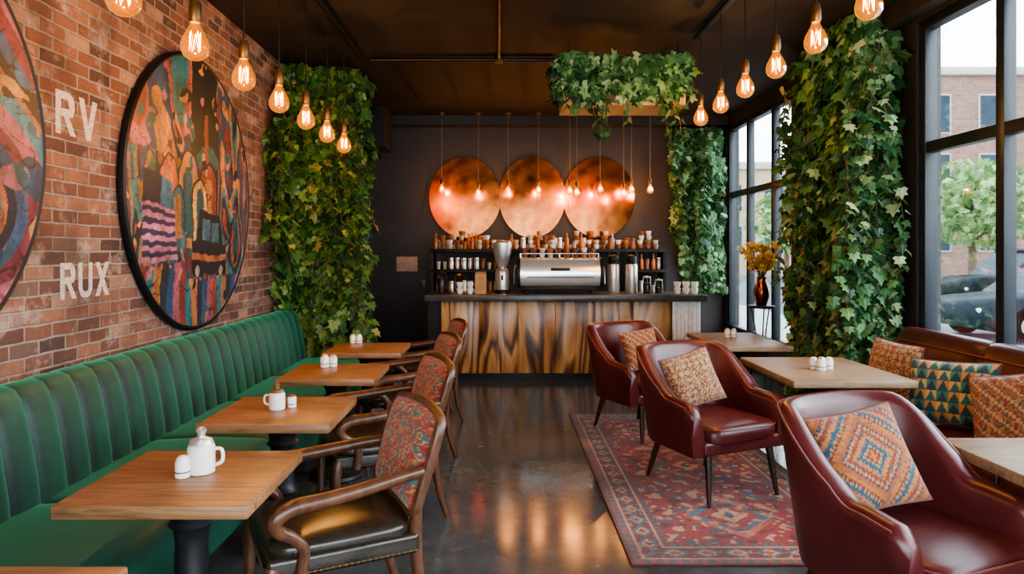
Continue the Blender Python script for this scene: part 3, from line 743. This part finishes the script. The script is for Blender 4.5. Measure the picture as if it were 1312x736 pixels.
def ivy(label, patches, strands, ml_mat, cat='ivy'):
    t = thing('climbing_ivy', label, cat, (0,0,0)); lf, st = MB(), MB()
    for a_ in patches: patch(lf, *a_)
    for s_ in strands: strand(st, lf, *s_)
    for a_ in patches[:2]:
        o, u, v, n = V(a_[0]), V(a_[1]), V(a_[2]), V(a_[3])
        for k in range(6):
            f = R.random(); pts = [o+u*clamp(f+R.uniform(-.08, .08))+v*(j/8)+n*.02 for j in range(9)]
            st.tube(pts, .009, 5, False, 2)
    build(lf, 'foliage', ml_mat, t, None); build(st, 'vine_stem', M_stem, t)
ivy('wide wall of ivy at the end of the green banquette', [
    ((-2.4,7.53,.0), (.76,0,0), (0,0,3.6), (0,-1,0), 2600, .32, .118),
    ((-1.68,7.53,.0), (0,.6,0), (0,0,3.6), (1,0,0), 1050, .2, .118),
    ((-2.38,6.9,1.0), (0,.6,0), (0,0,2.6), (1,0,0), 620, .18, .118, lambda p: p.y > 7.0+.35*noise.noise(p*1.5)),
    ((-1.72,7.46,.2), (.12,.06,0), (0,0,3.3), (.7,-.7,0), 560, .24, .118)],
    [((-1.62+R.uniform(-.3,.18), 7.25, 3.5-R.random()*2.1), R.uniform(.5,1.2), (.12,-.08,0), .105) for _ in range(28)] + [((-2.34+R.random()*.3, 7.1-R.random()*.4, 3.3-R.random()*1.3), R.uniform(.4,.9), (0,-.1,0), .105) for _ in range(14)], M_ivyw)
XMAX = 3.385
ivy('tall ivy column between the two windows beside the sofa', [
    ((3.06,5.96,.0), (.30,0,0), (0,0,3.62), (0,-1,0), 1150, .22, .126),
    ((3.08,5.95,.0), (0,1.05,0), (0,0,3.62), (-1,0,0), 1800, .23, .126),
    ((3.08,5.98,.0), (.08,-.05,0), (0,0,3.62), (-.7,-.7,0), 550, .26, .126)],
    [((2.98+R.uniform(-.18,.30), 5.75, 3.5-R.random()*2.7), R.uniform(.5,1.1), (.0,-.05,0), .115) for _ in range(26)] + [((2.82, 6.1+R.random()*.8, 3.4-R.random()*2.5), R.uniform(.4,.9), (-.05,0,0), .115) for _ in range(14)], M_ivy)
YMAX = 10.48
ivy('ivy hanging in the back corner beside the far window', [
    ((2.62,10.44,1.05), (.68,0,0), (0,0,2.4), (0,-1,0), 1500, .28, .14, lambda p: p.x > 2.66-.16*(p.z-2)+.14*noise.noise(p*2)),
    ((2.58,10.3,2.6), (.5,0,0), (0,0,.85), (0,-1,0), 420, .3, .13)],
    [((2.58+R.random()*.6, 10.1, 3.3-R.random()*.8), R.uniform(.5,1.3), (0,0,0), .12) for _ in range(16)], M_ivy)
XMAX = 99; YMAX = 99
# hanging planter
t = thing('hanging_planter', 'ceiling planter trough overflowing with trailing green ivy', 'planter', (0,0,0))
HX0, HX1, HY0, HY1 = .60, 1.78, 6.62, 7.15
m = MB(); m.bb(HX0, HX1, HY0, HY1, 3.02, 3.06); m.bb(HX0, HX1, HY0, HY0+.02, 3.06, 3.3); m.bb(HX0, HX1, HY1-.02, HY1, 3.06, 3.3)
m.bb(HX0, HX0+.02, HY0+.02, HY1-.02, 3.06, 3.3); m.bb(HX1-.02, HX1, HY0+.02, HY1-.02, 3.06, 3.3)
build(m, 'trough', M_palewood, t)
build(MB().bb(HX0+.02, HX1-.02, HY0+.02, HY1-.02, 3.06, 3.26), 'soil', M_under, t)
for x in (HX0+.06, HX1-.06):
    for y in (HY0+.06, HY1-.06): build(MB().tube([(x,y,3.25), (x,y,ZC)], .006, 6), 'hanger_rod', M_blackm, t)
lf, st = MB(), MB()
patch(lf, (HX0,HY0-.01,3.13), (1.14,0,0), (0,0,.36), (0,-1,0), 820, .18, .114)
patch(lf, (HX0,HY0,3.13), (0,.5,0), (0,0,.34), (-1,0,0), 180, .10, .11)
patch(lf, (HX1,HY0,3.13), (0,.5,0), (0,0,.34), (1,0,0), 150, .06, .11)
patch(lf, (HX0,HY0,3.28), (1.12,0,0), (0,.5,0), (0,0,1), 480, .2, .11)
for k in range(20): strand(st, lf, (R.uniform(HX0,HX1-.08), HY0-.05-R.random()*.06, 3.2), R.choice([.12,.14,.18,.24]), (0,0,0), .095)
for k in range(8): strand(st, lf, (R.uniform(HX0+.3,HX1-.1), HY0-.06, 3.15), R.uniform(.3,.48), (.03,0,0), .085)
build(lf, 'foliage', M_ivy, t, None); build(st, 'vine_stem', M_stem, t)

# ------------------------------------------------------------------ bar counter
t = thing('bar_counter', 'bar counter fronted with boldly grained wood slabs under a dark top', 'bar counter', (0,0,0))
build(MB().bb(-.94, 2.50, 8.30, 9.10, .985, 1.065, .008), 'countertop', mat('dark_stone_top', h(66,66,66), .3, 0, .25, 12), t)
build(MB().bb(-.74, 2.08, 8.50, 9.05, .09, .985), 'counter_body', M_dark2, t)
xs = [-.75, -.28, .2, .66, 1.14, 1.62, 2.10]
m = MB()
for k in range(6): m.bb(xs[k]+.0015, xs[k+1]-.0015, 8.44, 8.50, .09, .985, .003)
build(m, 'front_panel', M_zebra, t)
build(MB().bb(-.72, 2.06, 8.52, 9.0, 0, .09), 'kick_plate', M_blackm, t)
build(MB().bb(-.92, -.76, 8.50, 9.05, 0, .985), 'end_post', M_blackm, t)
m = MB(); m.bb(2.11, 2.46, 8.46, 9.05, 0, .985)
for k in range(7): m.bb(2.115+k*.05, 2.145+k*.05, 8.445, 8.46, .02, .97, .003)
build(m, 'ribbed_end_panel', mat('pale_ribbed_metal', h(222,224,224), .4, .1), t)
CT = 1.065
t = thing('espresso_machine', 'wide chrome espresso machine in the middle of the bar', 'espresso machine', (.73, 8.80, CT))
pr = [(-.20,.09), (-.25,.11), (-.278,.16), (-.29,.24), (-.282,.32), (-.258,.385), (-.215,.43), (-.15,.45), (.2,.45), (.22,.42), (.22,.09)]
build(MB().prism(pr, 'x', -.50, .50), 'body_shell', M_chrome, t, 45)
pe = [(y*1.05, z+.006 if z > .3 else z-.012) for y, z in pr]
for sx in (-1, 1): build(MB().prism(pe, 'x', sx*.50, sx*.535), 'end_cheek', M_blackm, t, 45)
build(MB().bb(-.47, .47, -.2, .2, .04, .09, .008), 'drip_base', M_blackm, t)
build(MB().bb(-.42, .42, -.293, -.286, .205, .215), 'trim_strip', M_blackm, t)
build(MB().bb(-.12, .12, -.292, -.27, .29, .325, .004), 'badge_plate', M_blackm, t)
for sx in (-1, 1):
    build(MB().tube([(sx*.545,-.1,.36), (sx*.57,-.14,.30), (sx*.575,-.16,.12)], [.008,.008,.006], 8), 'steam_wand', M_steel2, t)
    for sy in (-1, 1): build(MB().lathe([(.03,0), (.022,.04)], (sx*.42, sy*.16, 0), 12), 'foot', M_blackm, t)
m = MB()
for y in (-.17, .19): m.tube([(-.49,y,.505), (.49,y,.505)], .006, 6)
for x in (-.49, 0, .49):
    for y in (-.17, .19): m.tube([(x,y,.45), (x,y,.505)], .005, 6)
build(m, 'cup_rail', M_chrome, t)
for x in (-.25, .25): build(MB().tube([(x,.22,.30), (x,.30,.29), (x,.36,.27)], [.02,.02,.014], 8), 'portafilter', M_blackm, t)
CUP = [(.022,0), (.026,.004), (.034,.03), (.038,.062), (.035,.062), (.031,.03), (.022,.008), (.001,.007)]
def cup_thing(m_, label, group, k=1.0):
    o = build(MB().lathe([(r*k, z*k) for r, z in CUP], n=16).tube([(.032*k,0,.05*k), (.052*k,0,.046*k), (.052*k,0,.026*k), (.03*k,0,.02*k)], .004*k, 5, False, 3), 'coffee_cup', m_, None)
    return tag(o, label, 'cup', group)
cm = [M_white, M_brownc, M_cream, M_amberc]
cl = ['white coffee cup', 'brown coffee cup', 'cream coffee cup', 'amber glazed cup']
prot = {}
def put_cup(i, loc, where, grp, k=1.0):
    key = (i, where)
    if key not in prot: prot[key] = o = cup_thing(cm[i], cl[i]+' '+where, grp, k)
    else: o = prot[key].copy(); COL.objects.link(o)
    o.location = loc; o.rotation_euler = (0, 0, .9+R.uniform(-.5, .5))
for lvl in range(2):
    for r_ in range(2):
        for k in range(9):
            if lvl and R.random() < .35: continue
            put_cup(R.choice([0,1,1,2,3]), (.30+k*.107, 8.70+r_*.15, CT+.452+lvl*.064), 'stacked on the espresso machine', 'cups on the espresso machine')
def grinder(x, y, label):
    t = thing('coffee_grinder', label, 'grinder', (x, y, CT), 0, 'coffee grinders')
    build(MB().lathe([(.10,0), (.10,.03), (.085,.045)], n=28), 'grinder_base', M_blackm, t)
    build(MB().lathe([(.085,.045), (.092,.10), (.092,.26), (.08,.30), (.05,.325)], n=28), 'grinder_body', M_steel2, t)
    build(MB().lathe([(.05,.325), (.075,.36), (.112,.52), (.122,.60), (.122,.64), (.10,.665), (.02,.675)], n=28), 'hopper', M_steel2, t)
    build(MB().tube([(0,-.09,.22), (0,-.13,.21), (0,-.14,.17)], [.016,.014,.012], 8), 'spout', M_blackm, t)
grinder(.005, 8.70, 'tall steel coffee grinder with wide hopper left of the espresso machine')
def airpot(x, y, label):
    t = thing('airpot', label, 'airpot', (x, y, CT), 0, 'steel airpots')
    build(MB().lathe([(.072,0), (.078,.01), (.078,.34), (.07,.37)], n=24), 'flask', M_steel2, t)
    build(MB().lathe([(.07,.37), (.066,.40), (.07,.43), (.06,.47), (.03,.49), (.005,.492)], n=24), 'pump_lid', M_blackm, t)
    build(MB().tube([(0,-.06,.42), (0,-.11,.42), (0,-.12,.385)], .014, 8), 'spout', M_blackm, t)
    build(MB().tube([(-.06,0,.44), (-.05,0,.52), (.05,0,.52), (.06,0,.44)], .008, 6), 'carry_handle', M_blackm, t)
airpot(PX(786,8.7), 8.7, 'left steel airpot right of the espresso machine')
airpot(PX(809,8.7), 8.7, 'right steel airpot right of the espresso machine')
M_clear = glassy('clear_glass', (.86,.88,.86), .8)
M_bean = mat('coffee_beans', h(58,34,22), .5, 0, .5, 80, .6, 120)
def jar(x, y, z, r_, hh, label, fill, group, lidm):
    t = thing('glass_jar', label, 'jar', (x, y, z), 0, group)
    build(MB().lathe([(r_*.95,0), (r_,.01), (r_,hh*.82), (r_*.8,hh*.9)], n=20), 'jar_body', M_clear, t)
    build(MB().lathe([(r_*.9,.004), (r_*.9,hh*fill)], n=18), 'contents', M_bean, t)
    build(MB().lathe([(r_*.85,hh*.9), (r_*.88,hh*.97), (r_*.3,hh), (.002,hh*1.03)], n=20), 'lid', lidm, t)
jar(PX(829,8.65), 8.65, CT, .055, .22, 'taller bean jar on the bar right of the airpots', .6, 'jars on the bar', M_steel2)
jar(PX(844,8.7), 8.70, CT, .055, .18, 'shorter bean jar on the bar right of the airpots', .4, 'jars on the bar', M_steel2)
jar(PX(566,8.75), 8.75, CT, .065, .27, 'large bean jar at the left end of the bar', .7, 'jars on the bar', M_blackm)
jar(PX(588,8.85), 8.85, CT, .05, .24, 'slim bean jar second from the left end of the bar', .5, 'jars on the bar', M_brass)
for k, px in enumerate((589, 602)):
    for q in range(2): put_cup(0, (PX(px, 8.5), 8.5, CT+.002+q*.074), 'stacked at the left end of the bar', 'cups at the left of the bar', 1.15)
t = thing('paper_bag', 'brown paper coffee bag standing on the bar left of the grinder', 'bag', (PX(616,8.6), 8.6, CT))
build(MB().rings([[(-.07,-.04,0), (.07,-.04,0), (.07,.04,0), (-.07,.04,0)], [(-.072,-.042,.15), (.072,-.042,.15), (.072,.042,.15), (-.072,.042,.15)], [(-.068,-.012,.25), (.068,-.012,.25), (.068,.012,.25), (-.068,.012,.25)]]), 'bag_body', mat('kraft_paper', h(178,140,98), .85), t)
build(MB().bb(-.07,.07,-.014,.014,.25,.275,.003), 'folded_top', mat('kraft_paper_fold', h(150,112,76), .85), t)
for q in range(3):
    for k in range(2): put_cup(0, (PX(867+q*11, 8.55), 8.52, CT+.002+k*.076), 'stacked at the right end of the bar', 'cups at the right of the bar', 1.2)
# back bar shelf
t = thing('back_bar_shelf', 'black back bar cabinet and shelf behind the counter', 'shelf unit', (0,0,0))
build(MB().bb(-1.05, 2.42, 9.90, 10.48, 0, .95), 'cabinet', M_dark2, t)
build(MB().bb(-1.07, 2.44, 9.87, 10.48, .95, .99, .004), 'back_counter', M_blackm, t)
for z0, nm in ((1.28, 'shelf_board'), (1.58, 'shelf_board')):
    build(MB().bb(-1.05, .02, 10.05, 10.48, z0, z0+.05, .004), nm, M_blackm, t); build(MB().bb(1.98, 2.42, 10.05, 10.48, z0, z0+.05, .004), nm, M_blackm, t)
build(MB().bb(.02, 1.98, 10.05, 10.48, 1.58, 1.63, .004), 'shelf_board', M_blackm, t)
for x in (-1.03, 0.0, 2.0, 2.40): build(MB().bb(x-.02, x+.02, 10.07, 10.46, .99, 1.58), 'upright', M_blackm, t)
BOT = [(.034,0), (.036,.01), (.036,.14), (.03,.17), (.012,.2), (.011,.25), (.014,.252), (.014,.262), (.001,.264)]
CAN = [(.042,0), (.044,.008), (.044,.12), (.036,.135), (.045,.14), (.045,.165), (.002,.17)]
TUM = [(.028,0), (.03,.006), (.038,.11), (.035,.11), (.028,.012), (.001,.01)]
M_olive = mat('olive_bottle', h(84,96,52), .15, 0, .2); M_ambb = mat('amber_bottle', h(176,98,46), .12, 0, .2); M_pale = mat('pale_glass', h(184,184,178), .1, 0, .2)
kinds = [('bottle', BOT, M_olive, 'olive glass bottle', 'bottle'), ('bottle', BOT, M_ambb, 'amber glass bottle', 'bottle'), ('bottle', BOT, M_pale, 'pale glass bottle', 'bottle'),
         ('storage_canister', CAN, M_steel2, 'steel storage canister', 'canister'), ('storage_canister', CAN, M_brownc, 'brown storage canister', 'canister'), ('drinking_glass', TUM, M_pale, 'pale drinking glass', 'glass'), ('drinking_glass', TUM, M_ambb, 'amber drinking glass', 'glass')]
bpr = {}
def put_ware(i, x, y, z):
    nm, pf, mt_, l, cat_ = kinds[i]
    if i not in bpr: o = bpr[i] = tag(build(MB().lathe(pf, n=16), nm, mt_, None), l+' standing on the back bar shelves', cat_, l+'s on the back bar')
    else: o = bpr[i].copy(); COL.objects.link(o)
    o.location = (x, y, z); s_ = R.uniform(.8, .92); o.scale = (.88, .88, s_ if pf is BOT else s_*1.15)
for r_, yy in enumerate((10.12, 10.25)):
    for k in range(31):
        x = -.98+k*.108+.05*r_
        if R.random() < .28: put_ware(R.choice([1,1,2,3,4,5,6]), x, yy, 1.632); continue
        for lvl in range(3+r_):
            if lvl and R.random() < (.2 if lvl == 1 else .45): break
            put_cup(R.choice([0,1,1,2,2,3]), (x+R.uniform(-.004,.004), yy, 1.632+lvl*.068), 'in the stacks along the back shelf', 'cups on the back shelf', 1.06)
for z in (.992, 1.332):
    for k in range(14):
        x = -.94+k*.094 if k < 10 else 2.07+(k-10)*.088
        put_ware(R.choice([0,1,1,2,3,3,4,4,5,5,6]), x, 10.13+.03*(k % 2), z)
o = build(MB().bb(PX(508,YB), PX(535,YB), YB-.006, YB, PZ(348,YB), PZ(329,YB), .001), 'notice_card', mat('beige_card', h(172,146,128), .8), None)
tag(o, 'blank beige card fixed on the dark back wall left of the bar', 'card')
t = thing('light_switch', 'small black wall switch below the beige card', 'switch', (PX(541,YB), YB, PZ(365,YB)))
build(MB().box((0,-.006,0), (.09,.012,.13), .003), 'switch_plate', mat('switch_plastic', h(70,64,60), .4), t); build(MB().box((0,-.016,0), (.03,.01,.05), .003), 'rocker', M_blackm, t)

# ------------------------------------------------------------------ table-top items
TT = .748
def jug(x, y, k, label, lidm, rz=0):
    t = thing('sugar_jug', label, 'jug', (x, y, TT), rz)
    build(MB().lathe([(.036*k,0), (.043*k,.004), (.044*k,.03*k), (.044*k,.085*k), (.04*k,.095*k), (.036*k,.098*k)], n=24), 'jug_body', M_white, t)
    build(MB().lathe([(.04*k,.098*k), (.034*k,.112*k), (.014*k,.12*k), (.012*k,.13*k), (.018*k,.142*k), (.01*k,.152*k), (.001,.154*k)], n=20), 'lid', lidm, t)
    build(MB().tube([(.042*k,0,.08*k), (.068*k,0,.078*k), (.07*k,0,.04*k), (.043*k,0,.025*k)], .006*k, 8), 'handle', M_white, t)
def shaker(x, y, k, label, topm, group=None):
    t = thing('shaker', label, 'shaker', (x, y, TT), 0, group)
    build(MB().lathe([(.022*k,0), (.026*k,.004), (.026*k,.055*k), (.022*k,.064*k)], n=18), 'shaker_body', M_white, t)
    build(MB().lathe([(.022*k,.064*k), (.021*k,.07*k), (.012*k,.078*k), (.001,.08*k)], n=18), 'shaker_top', topm, t)
    build(MB().lathe([(.0265*k,.02*k), (.0265*k,.024*k)], n=18), 'dark_band', M_blackm, t)
def on(px, py):
    Y = (CAMH-TT)*F/(py-VY); return PX(px, Y), Y
x, y = on(258, 606); jug(x, y, 1.15, 'white sugar jug with steel lid on the second nearest oak table', M_steel2)
x, y = on(234, 612); shaker(x, y, 1.05, 'small printed white shaker beside the white sugar jug', M_white)
x, y = on(355, 525); jug(x, y, .95, 'white jar with brown wooden lid on the third nearest oak table', M_brownc, pi)
x, y = on(366, 522); shaker(x+.035, y, .9, 'brown-topped white shaker beside the brown-lidded jar', M_brownc)
x, y = on(416, 471); shaker(x, y, 1.25, 'white shaker with steel top, left of a pair by the ivy', M_steel2)
x, y = on(427, 470); shaker(x, y, 1.1, 'white shaker with cream top, right of a pair by the ivy', M_cream)
x, y = on(452, 440); shaker(x, y, 1.1, 'left white shaker on the farthest oak table', M_steel2)
x, y = on(460, 440); shaker(x, y, 1.1, 'right white shaker on the farthest oak table', M_steel2)
for px, l in ((1042, 'left'), (1052, 'middle'), (1062, 'right')):
    x, y = on(px, 473+(2 if l == 'middle' else 0)); shaker(x, y, 1.25 if l == 'middle' else 1.1, l+' of three white shakers on the pale oak table by the sofa', M_white if l != 'middle' else M_steel2)
for px, l in ((932, 'left'), (940, 'right')):
    x, y = on(px, 432); shaker(x, y, 1.1, l+' white shaker on the farthest pale oak table', M_steel2)

# ------------------------------------------------------------------ flower stand
FX, FY = 3.06, 8.05
t = thing('plant_stand', 'thin black metal stand holding the copper vase by the far window', 'stand', (FX, FY, 0))
build(MB().lathe([(.15,.93), (.155,.935), (.155,.955), (.15,.96)], n=28), 'stand_top', M_blackm, t)
for k in range(3):
    a_ = 2*pi*k/3+.4; build(MB().tube([(.12*math.cos(a_), .12*math.sin(a_), .93), (.06*math.cos(a_), .06*math.sin(a_), .5), (.16*math.cos(a_), .16*math.sin(a_), 0)], .008, 8), 'leg', M_blackm, t)
o = tag(build(MB().lathe([(.05,0), (.065,.01), (.088,.1), (.09,.18), (.07,.25), (.05,.29), (.058,.33), (.052,.33), (.045,.29), (.06,.2), (.05,.02), (.001,.015)], (FX, FY, .962), 28), 'vase', M_copper, None), 'copper vase on the thin black stand by the far window', 'vase')
t = thing('flower_bouquet', 'bunch of dried yellow flowers in the copper vase', 'flowers', (FX, FY, 1.0))
st, fl = MB(), MB()
for k in range(46):
    d = V((R.gauss(0,.095), R.gauss(0,.095), R.uniform(.38, .68))); st.tube([(d.x*.05, d.y*.05, .05), (d.x*.25, d.y*.25, .3), tuple(d)], .003, 5)
    for q in range(16): leaf(fl, d+rv(.022), V((0,0,1))*.3+rv(.6), V((0,0,1))+rv(.6), R.uniform(.03,.055))
build(st, 'stem', M_stem, t); build(fl, 'blossom', leafmat('yellow_petals', [(0, h(170,124,40)), (.5, h(222,180,64)), (1, h(240,208,104))]), t, None)

# ------------------------------------------------------------------ outside
def gnd(name, x0, x1, y0, y1, z, m_): struct(MB().bb(x0, x1, y0, y1, z-.1, z), name, m_)
gnd('trim_6', XR+.2, 7.2, -6, 60, -.02, mat('sidewalk_concrete', h(132,130,125), .85, 0, .15, 2))
gnd('trim_7', 7.2, 90, -6, 90, -.1, mat('asphalt', h(96,97,100), .9, 0, .2, 3, Specular_IOR_Level=0.0))
a = NT('red_brick_facade'); tc = a.n('TexCoord'); sp = a.n('SeparateXYZ', {0: tc.outputs['Object']}); cb = a.n('CombineXYZ', {0: sp.outputs[0], 1: sp.outputs[2]})
br = a.n('TexBrick', {'Vector': cb.outputs[0], 'Color1': h(118,84,73), 'Color2': h(98,69,61), 'Mortar': h(128,114,105), 'Scale': 1.0, 'Brick Width': .5, 'Row Height': .16, 'Mortar Size': .012})
a.p(Base_Color=br.outputs[0], Roughness=.9); M_fac1 = a.m
M_fac2 = mat('tan_stucco', h(150,130,110), .9, 0, .1, 1)
M_wing = mat('dark_window_glass', h(46,56,66), .2, 0, .2, 1, Specular_IOR_Level=.03)
M_trimw = mat('stone_cornice', h(150,145,138), .8)
def house(label, x0, x1, y0, y1, hh, m_, rows, cols):
    t = thing('building', label, 'building', ((x0+x1)/2, y0, -.1)); w = x1-x0
    build(MB().bb(-w/2, w/2, 0, y1-y0, 0, hh), 'wall', m_, t)
    build(MB().bb(-w/2-.2, w/2+.2, -.25, y1-y0, hh, hh+.5, .05), 'cornice', M_trimw, t)
    for r_ in range(rows):
        for c_ in range(cols):
            cx = -w/2+w*(c_+.5)/cols; cz = 1.2+(hh-1.6)*(r_+.15)/rows; ww = w/cols*.45; wh = (hh-1.6)/rows*.62
            f = build(MB().bb(cx-ww/2-.1, cx+ww/2+.1, -.06, 0, cz-.1, cz+wh+.1), 'window', M_trimw, t)
            build(MB().bb(cx-ww/2, cx+ww/2, -.09, -.06, cz, cz+wh), 'pane', M_wing, f)
house('red brick building across the street seen through the near window', 25, 56, 42, 56, 12.5, M_fac1, 3, 9)
house('tan building across the street seen through the far window', 8.5, 22.5, 46, 56, 7.2, M_fac2, 2, 5)
def tree(x, y, hh, rad, n, label):
    t = thing('street_tree', label, 'tree', (x, y, -.1), 0, 'trees across the street')
    m = MB(); m.tube([(0,0,0), (.05,.02,hh*.3), (0,.1,hh*.55), (.1,0,hh*.8)], [.18,.14,.1,.04], 8)
    for k in range(6):
        a_ = k*1.05; m.tube([(0,.03,hh*(.35+.06*k)), (rad*.4*math.cos(a_), rad*.4*math.sin(a_), hh*(.5+.05*k)), (rad*.7*math.cos(a_), rad*.7*math.sin(a_), hh*(.6+.05*k))], [.07,.05,.02], 6)
    build(m, 'trunk', M_stem, t); lf = MB()
    for _ in range(n):
        d = rv(1).normalized()*rad*R.random()**.4; p = V((d.x, d.y, hh*.66+d.z*hh*.34/rad))
        if noise.noise(p*.9) < -.25: continue
        leaf(lf, p, V((0,0,-.6))+rv(.7), V((0,0,1))+rv(.8), R.uniform(.22, .42))
    build(lf, 'foliage', M_treel, t, None)
tree(19.6, 28.5, 5.6, 2.2, 1100, 'leftmost green street tree seen through the near window')
tree(25.4, 35, 6.4, 2.6, 1200, 'rightmost green street tree seen through the near window')
tree(15.8, 38, 5.2, 2.3, 900, 'green street tree seen through the far window')
M_carb = mat('black_car_paint', h(18,20,24), .35, .0, .05, 2, Specular_IOR_Level=.015)
M_carg = mat('dark_grey_car_paint', h(30,35,42), .35, .0, .05, 2, Specular_IOR_Level=.015)
M_tyre = mat('tyre_rubber', h(8,8,9), .8, 0, .1, 5, Specular_IOR_Level=0.0)
M_hub = mat('alloy_hub', h(128,130,134), .5, 0, .1, 5)
M_lamp = mat('headlight_lens', h(186,190,194), .4, 0, .1, 5)
M_red = mat('red_lens', h(150,30,28), .3)
def car(x, y, rz, label, m_, suv):
    t = thing('parked_car', label, 'car', (x, y, -.1), rz)
    hb = .98 if suv else .88; top = 1.72 if suv else 1.43
    def sec(x_, z0, z1, w):
        return [(x_,-w*.92,z0), (x_,-w,z0+.12), (x_,-w,(z0+z1)/2), (x_,-w*.97,z1-.08), (x_,-w*.88,z1), (x_,w*.88,z1), (x_,w*.97,z1-.08), (x_,w,(z0+z1)/2), (x_,w,z0+.12), (x_,w*.92,z0)]
    st_ = [(-2.25,.35,.62,.74), (-2.18,.25,.72,.84), (-1.9,.2,.80 if not suv else .92,.89), (-1.0,.2,hb,.91), (0,.2,hb+.02,.91), (1.2,.2,hb+.03,.91), (1.9,.22,hb+.02,.88), (2.18,.28,hb-.06,.84), (2.25,.4,hb-.2,.76)]
    build(MB().rings([sec(*s_) for s_ in st_]), 'body', m_, t, 50)
    e = 1.95 if suv else 1.5
    cab = [(-1.05,.0,.86), (-.35,.93,.76), (.1,1.0,.74), (e-.75,.97,.73), (e,.0,.84)]
    def cs(x_, f, w): z0 = hb-.02; z1 = hb+(top-hb)*f; wb = .87; return [(x_,-wb,z0), (x_,-w,max(z1,z0+.02)), (x_,w,max(z1,z0+.02)), (x_,wb,z0)]
    build(MB().rings([cs(*c_) for c_ in cab]), 'windows', M_wing, t, 25)
    build(MB().rings([[(x_,-.72,z), (x_,-.62,z+.05), (x_,.62,z+.05), (x_,.72,z)] for x_, z in ((-.4,top-.05), (0,top-.01), (e-.7,top-.03))]), 'roof', m_, t, 30)
    for wx in (-1.42, 1.36):
        for sy in (-1, 1):
            Mw = Matrix.Translation((wx, sy*.86, .33)) @ Matrix.Rotation(pi/2, 4, 'X')
            w_ = build(MB().lathe([(.2,-.1), (.31,-.1), (.33,-.06), (.33,.06), (.31,.1), (.2,.1)], n=24, M=Mw), 'wheel', M_tyre, t)
            build(MB().lathe([(.2,-.105), (.05,-.09), (.05,.09), (.2,.105)], n=14, M=Mw), 'hubcap', M_hub, w_)
    for sy in (-1, 1): build(MB().box((-2.16, sy*.62, .60), (.16,.30,.10), .03), 'headlight', M_lamp, t); build(MB().box((2.2, sy*.62, .75), (.08,.26,.14), .02), 'tail_light', M_red, t)
car(11.0, 13.3, 0, 'dark grey sedan parked outside the near window', M_carg, False)
car(15.6, 20.4, 0, 'black tall car parked behind the sedan outside', M_carb, True)

# ------------------------------------------------------------------ world, camera
w = bpy.data.worlds.new('overcast'); S.world = w; w.use_nodes = True; nt = w.node_tree
tc = nt.nodes.new('ShaderNodeTexCoord'); sx = nt.nodes.new('ShaderNodeSeparateXYZ'); rp = nt.nodes.new('ShaderNodeValToRGB')
nt.links.new(tc.outputs['Generated'], sx.inputs[0]); nt.links.new(sx.outputs[2], rp.inputs[0])
rp.color_ramp.elements[0].color = (.85, .93, .99, 1); rp.color_ramp.elements[1].color = (.70, .85, 1.0, 1)
bg = nt.nodes['Background']; nt.links.new(rp.outputs[0], bg.inputs[0]); bg.inputs[1].default_value = 7.0
sd = bpy.data.lights.new('sun', 'SUN'); sd.energy = 1.5; sd.angle = math.radians(40); sd.color = (1, .97, .93)
so = bpy.data.objects.new('sun', sd); COL.objects.link(so); so.rotation_euler = (math.radians(35), math.radians(40), 0)
cd = bpy.data.cameras.new('camera'); cam = bpy.data.objects.new('camera', cd); COL.objects.link(cam)
cam.location = (0, 0, CAMH); cam.rotation_euler = (pi/2, 0, 0)
cd.sensor_width = 36; cd.lens = F/1312*36; cd.shift_x = 13/1312; cd.shift_y = -46/1312; cd.clip_end = 300; cd.clip_start = .05
S.camera = cam
S.view_settings.view_transform = 'AgX'
S.view_settings.look = 'AgX - Medium High Contrast'
S.view_settings.exposure = .68
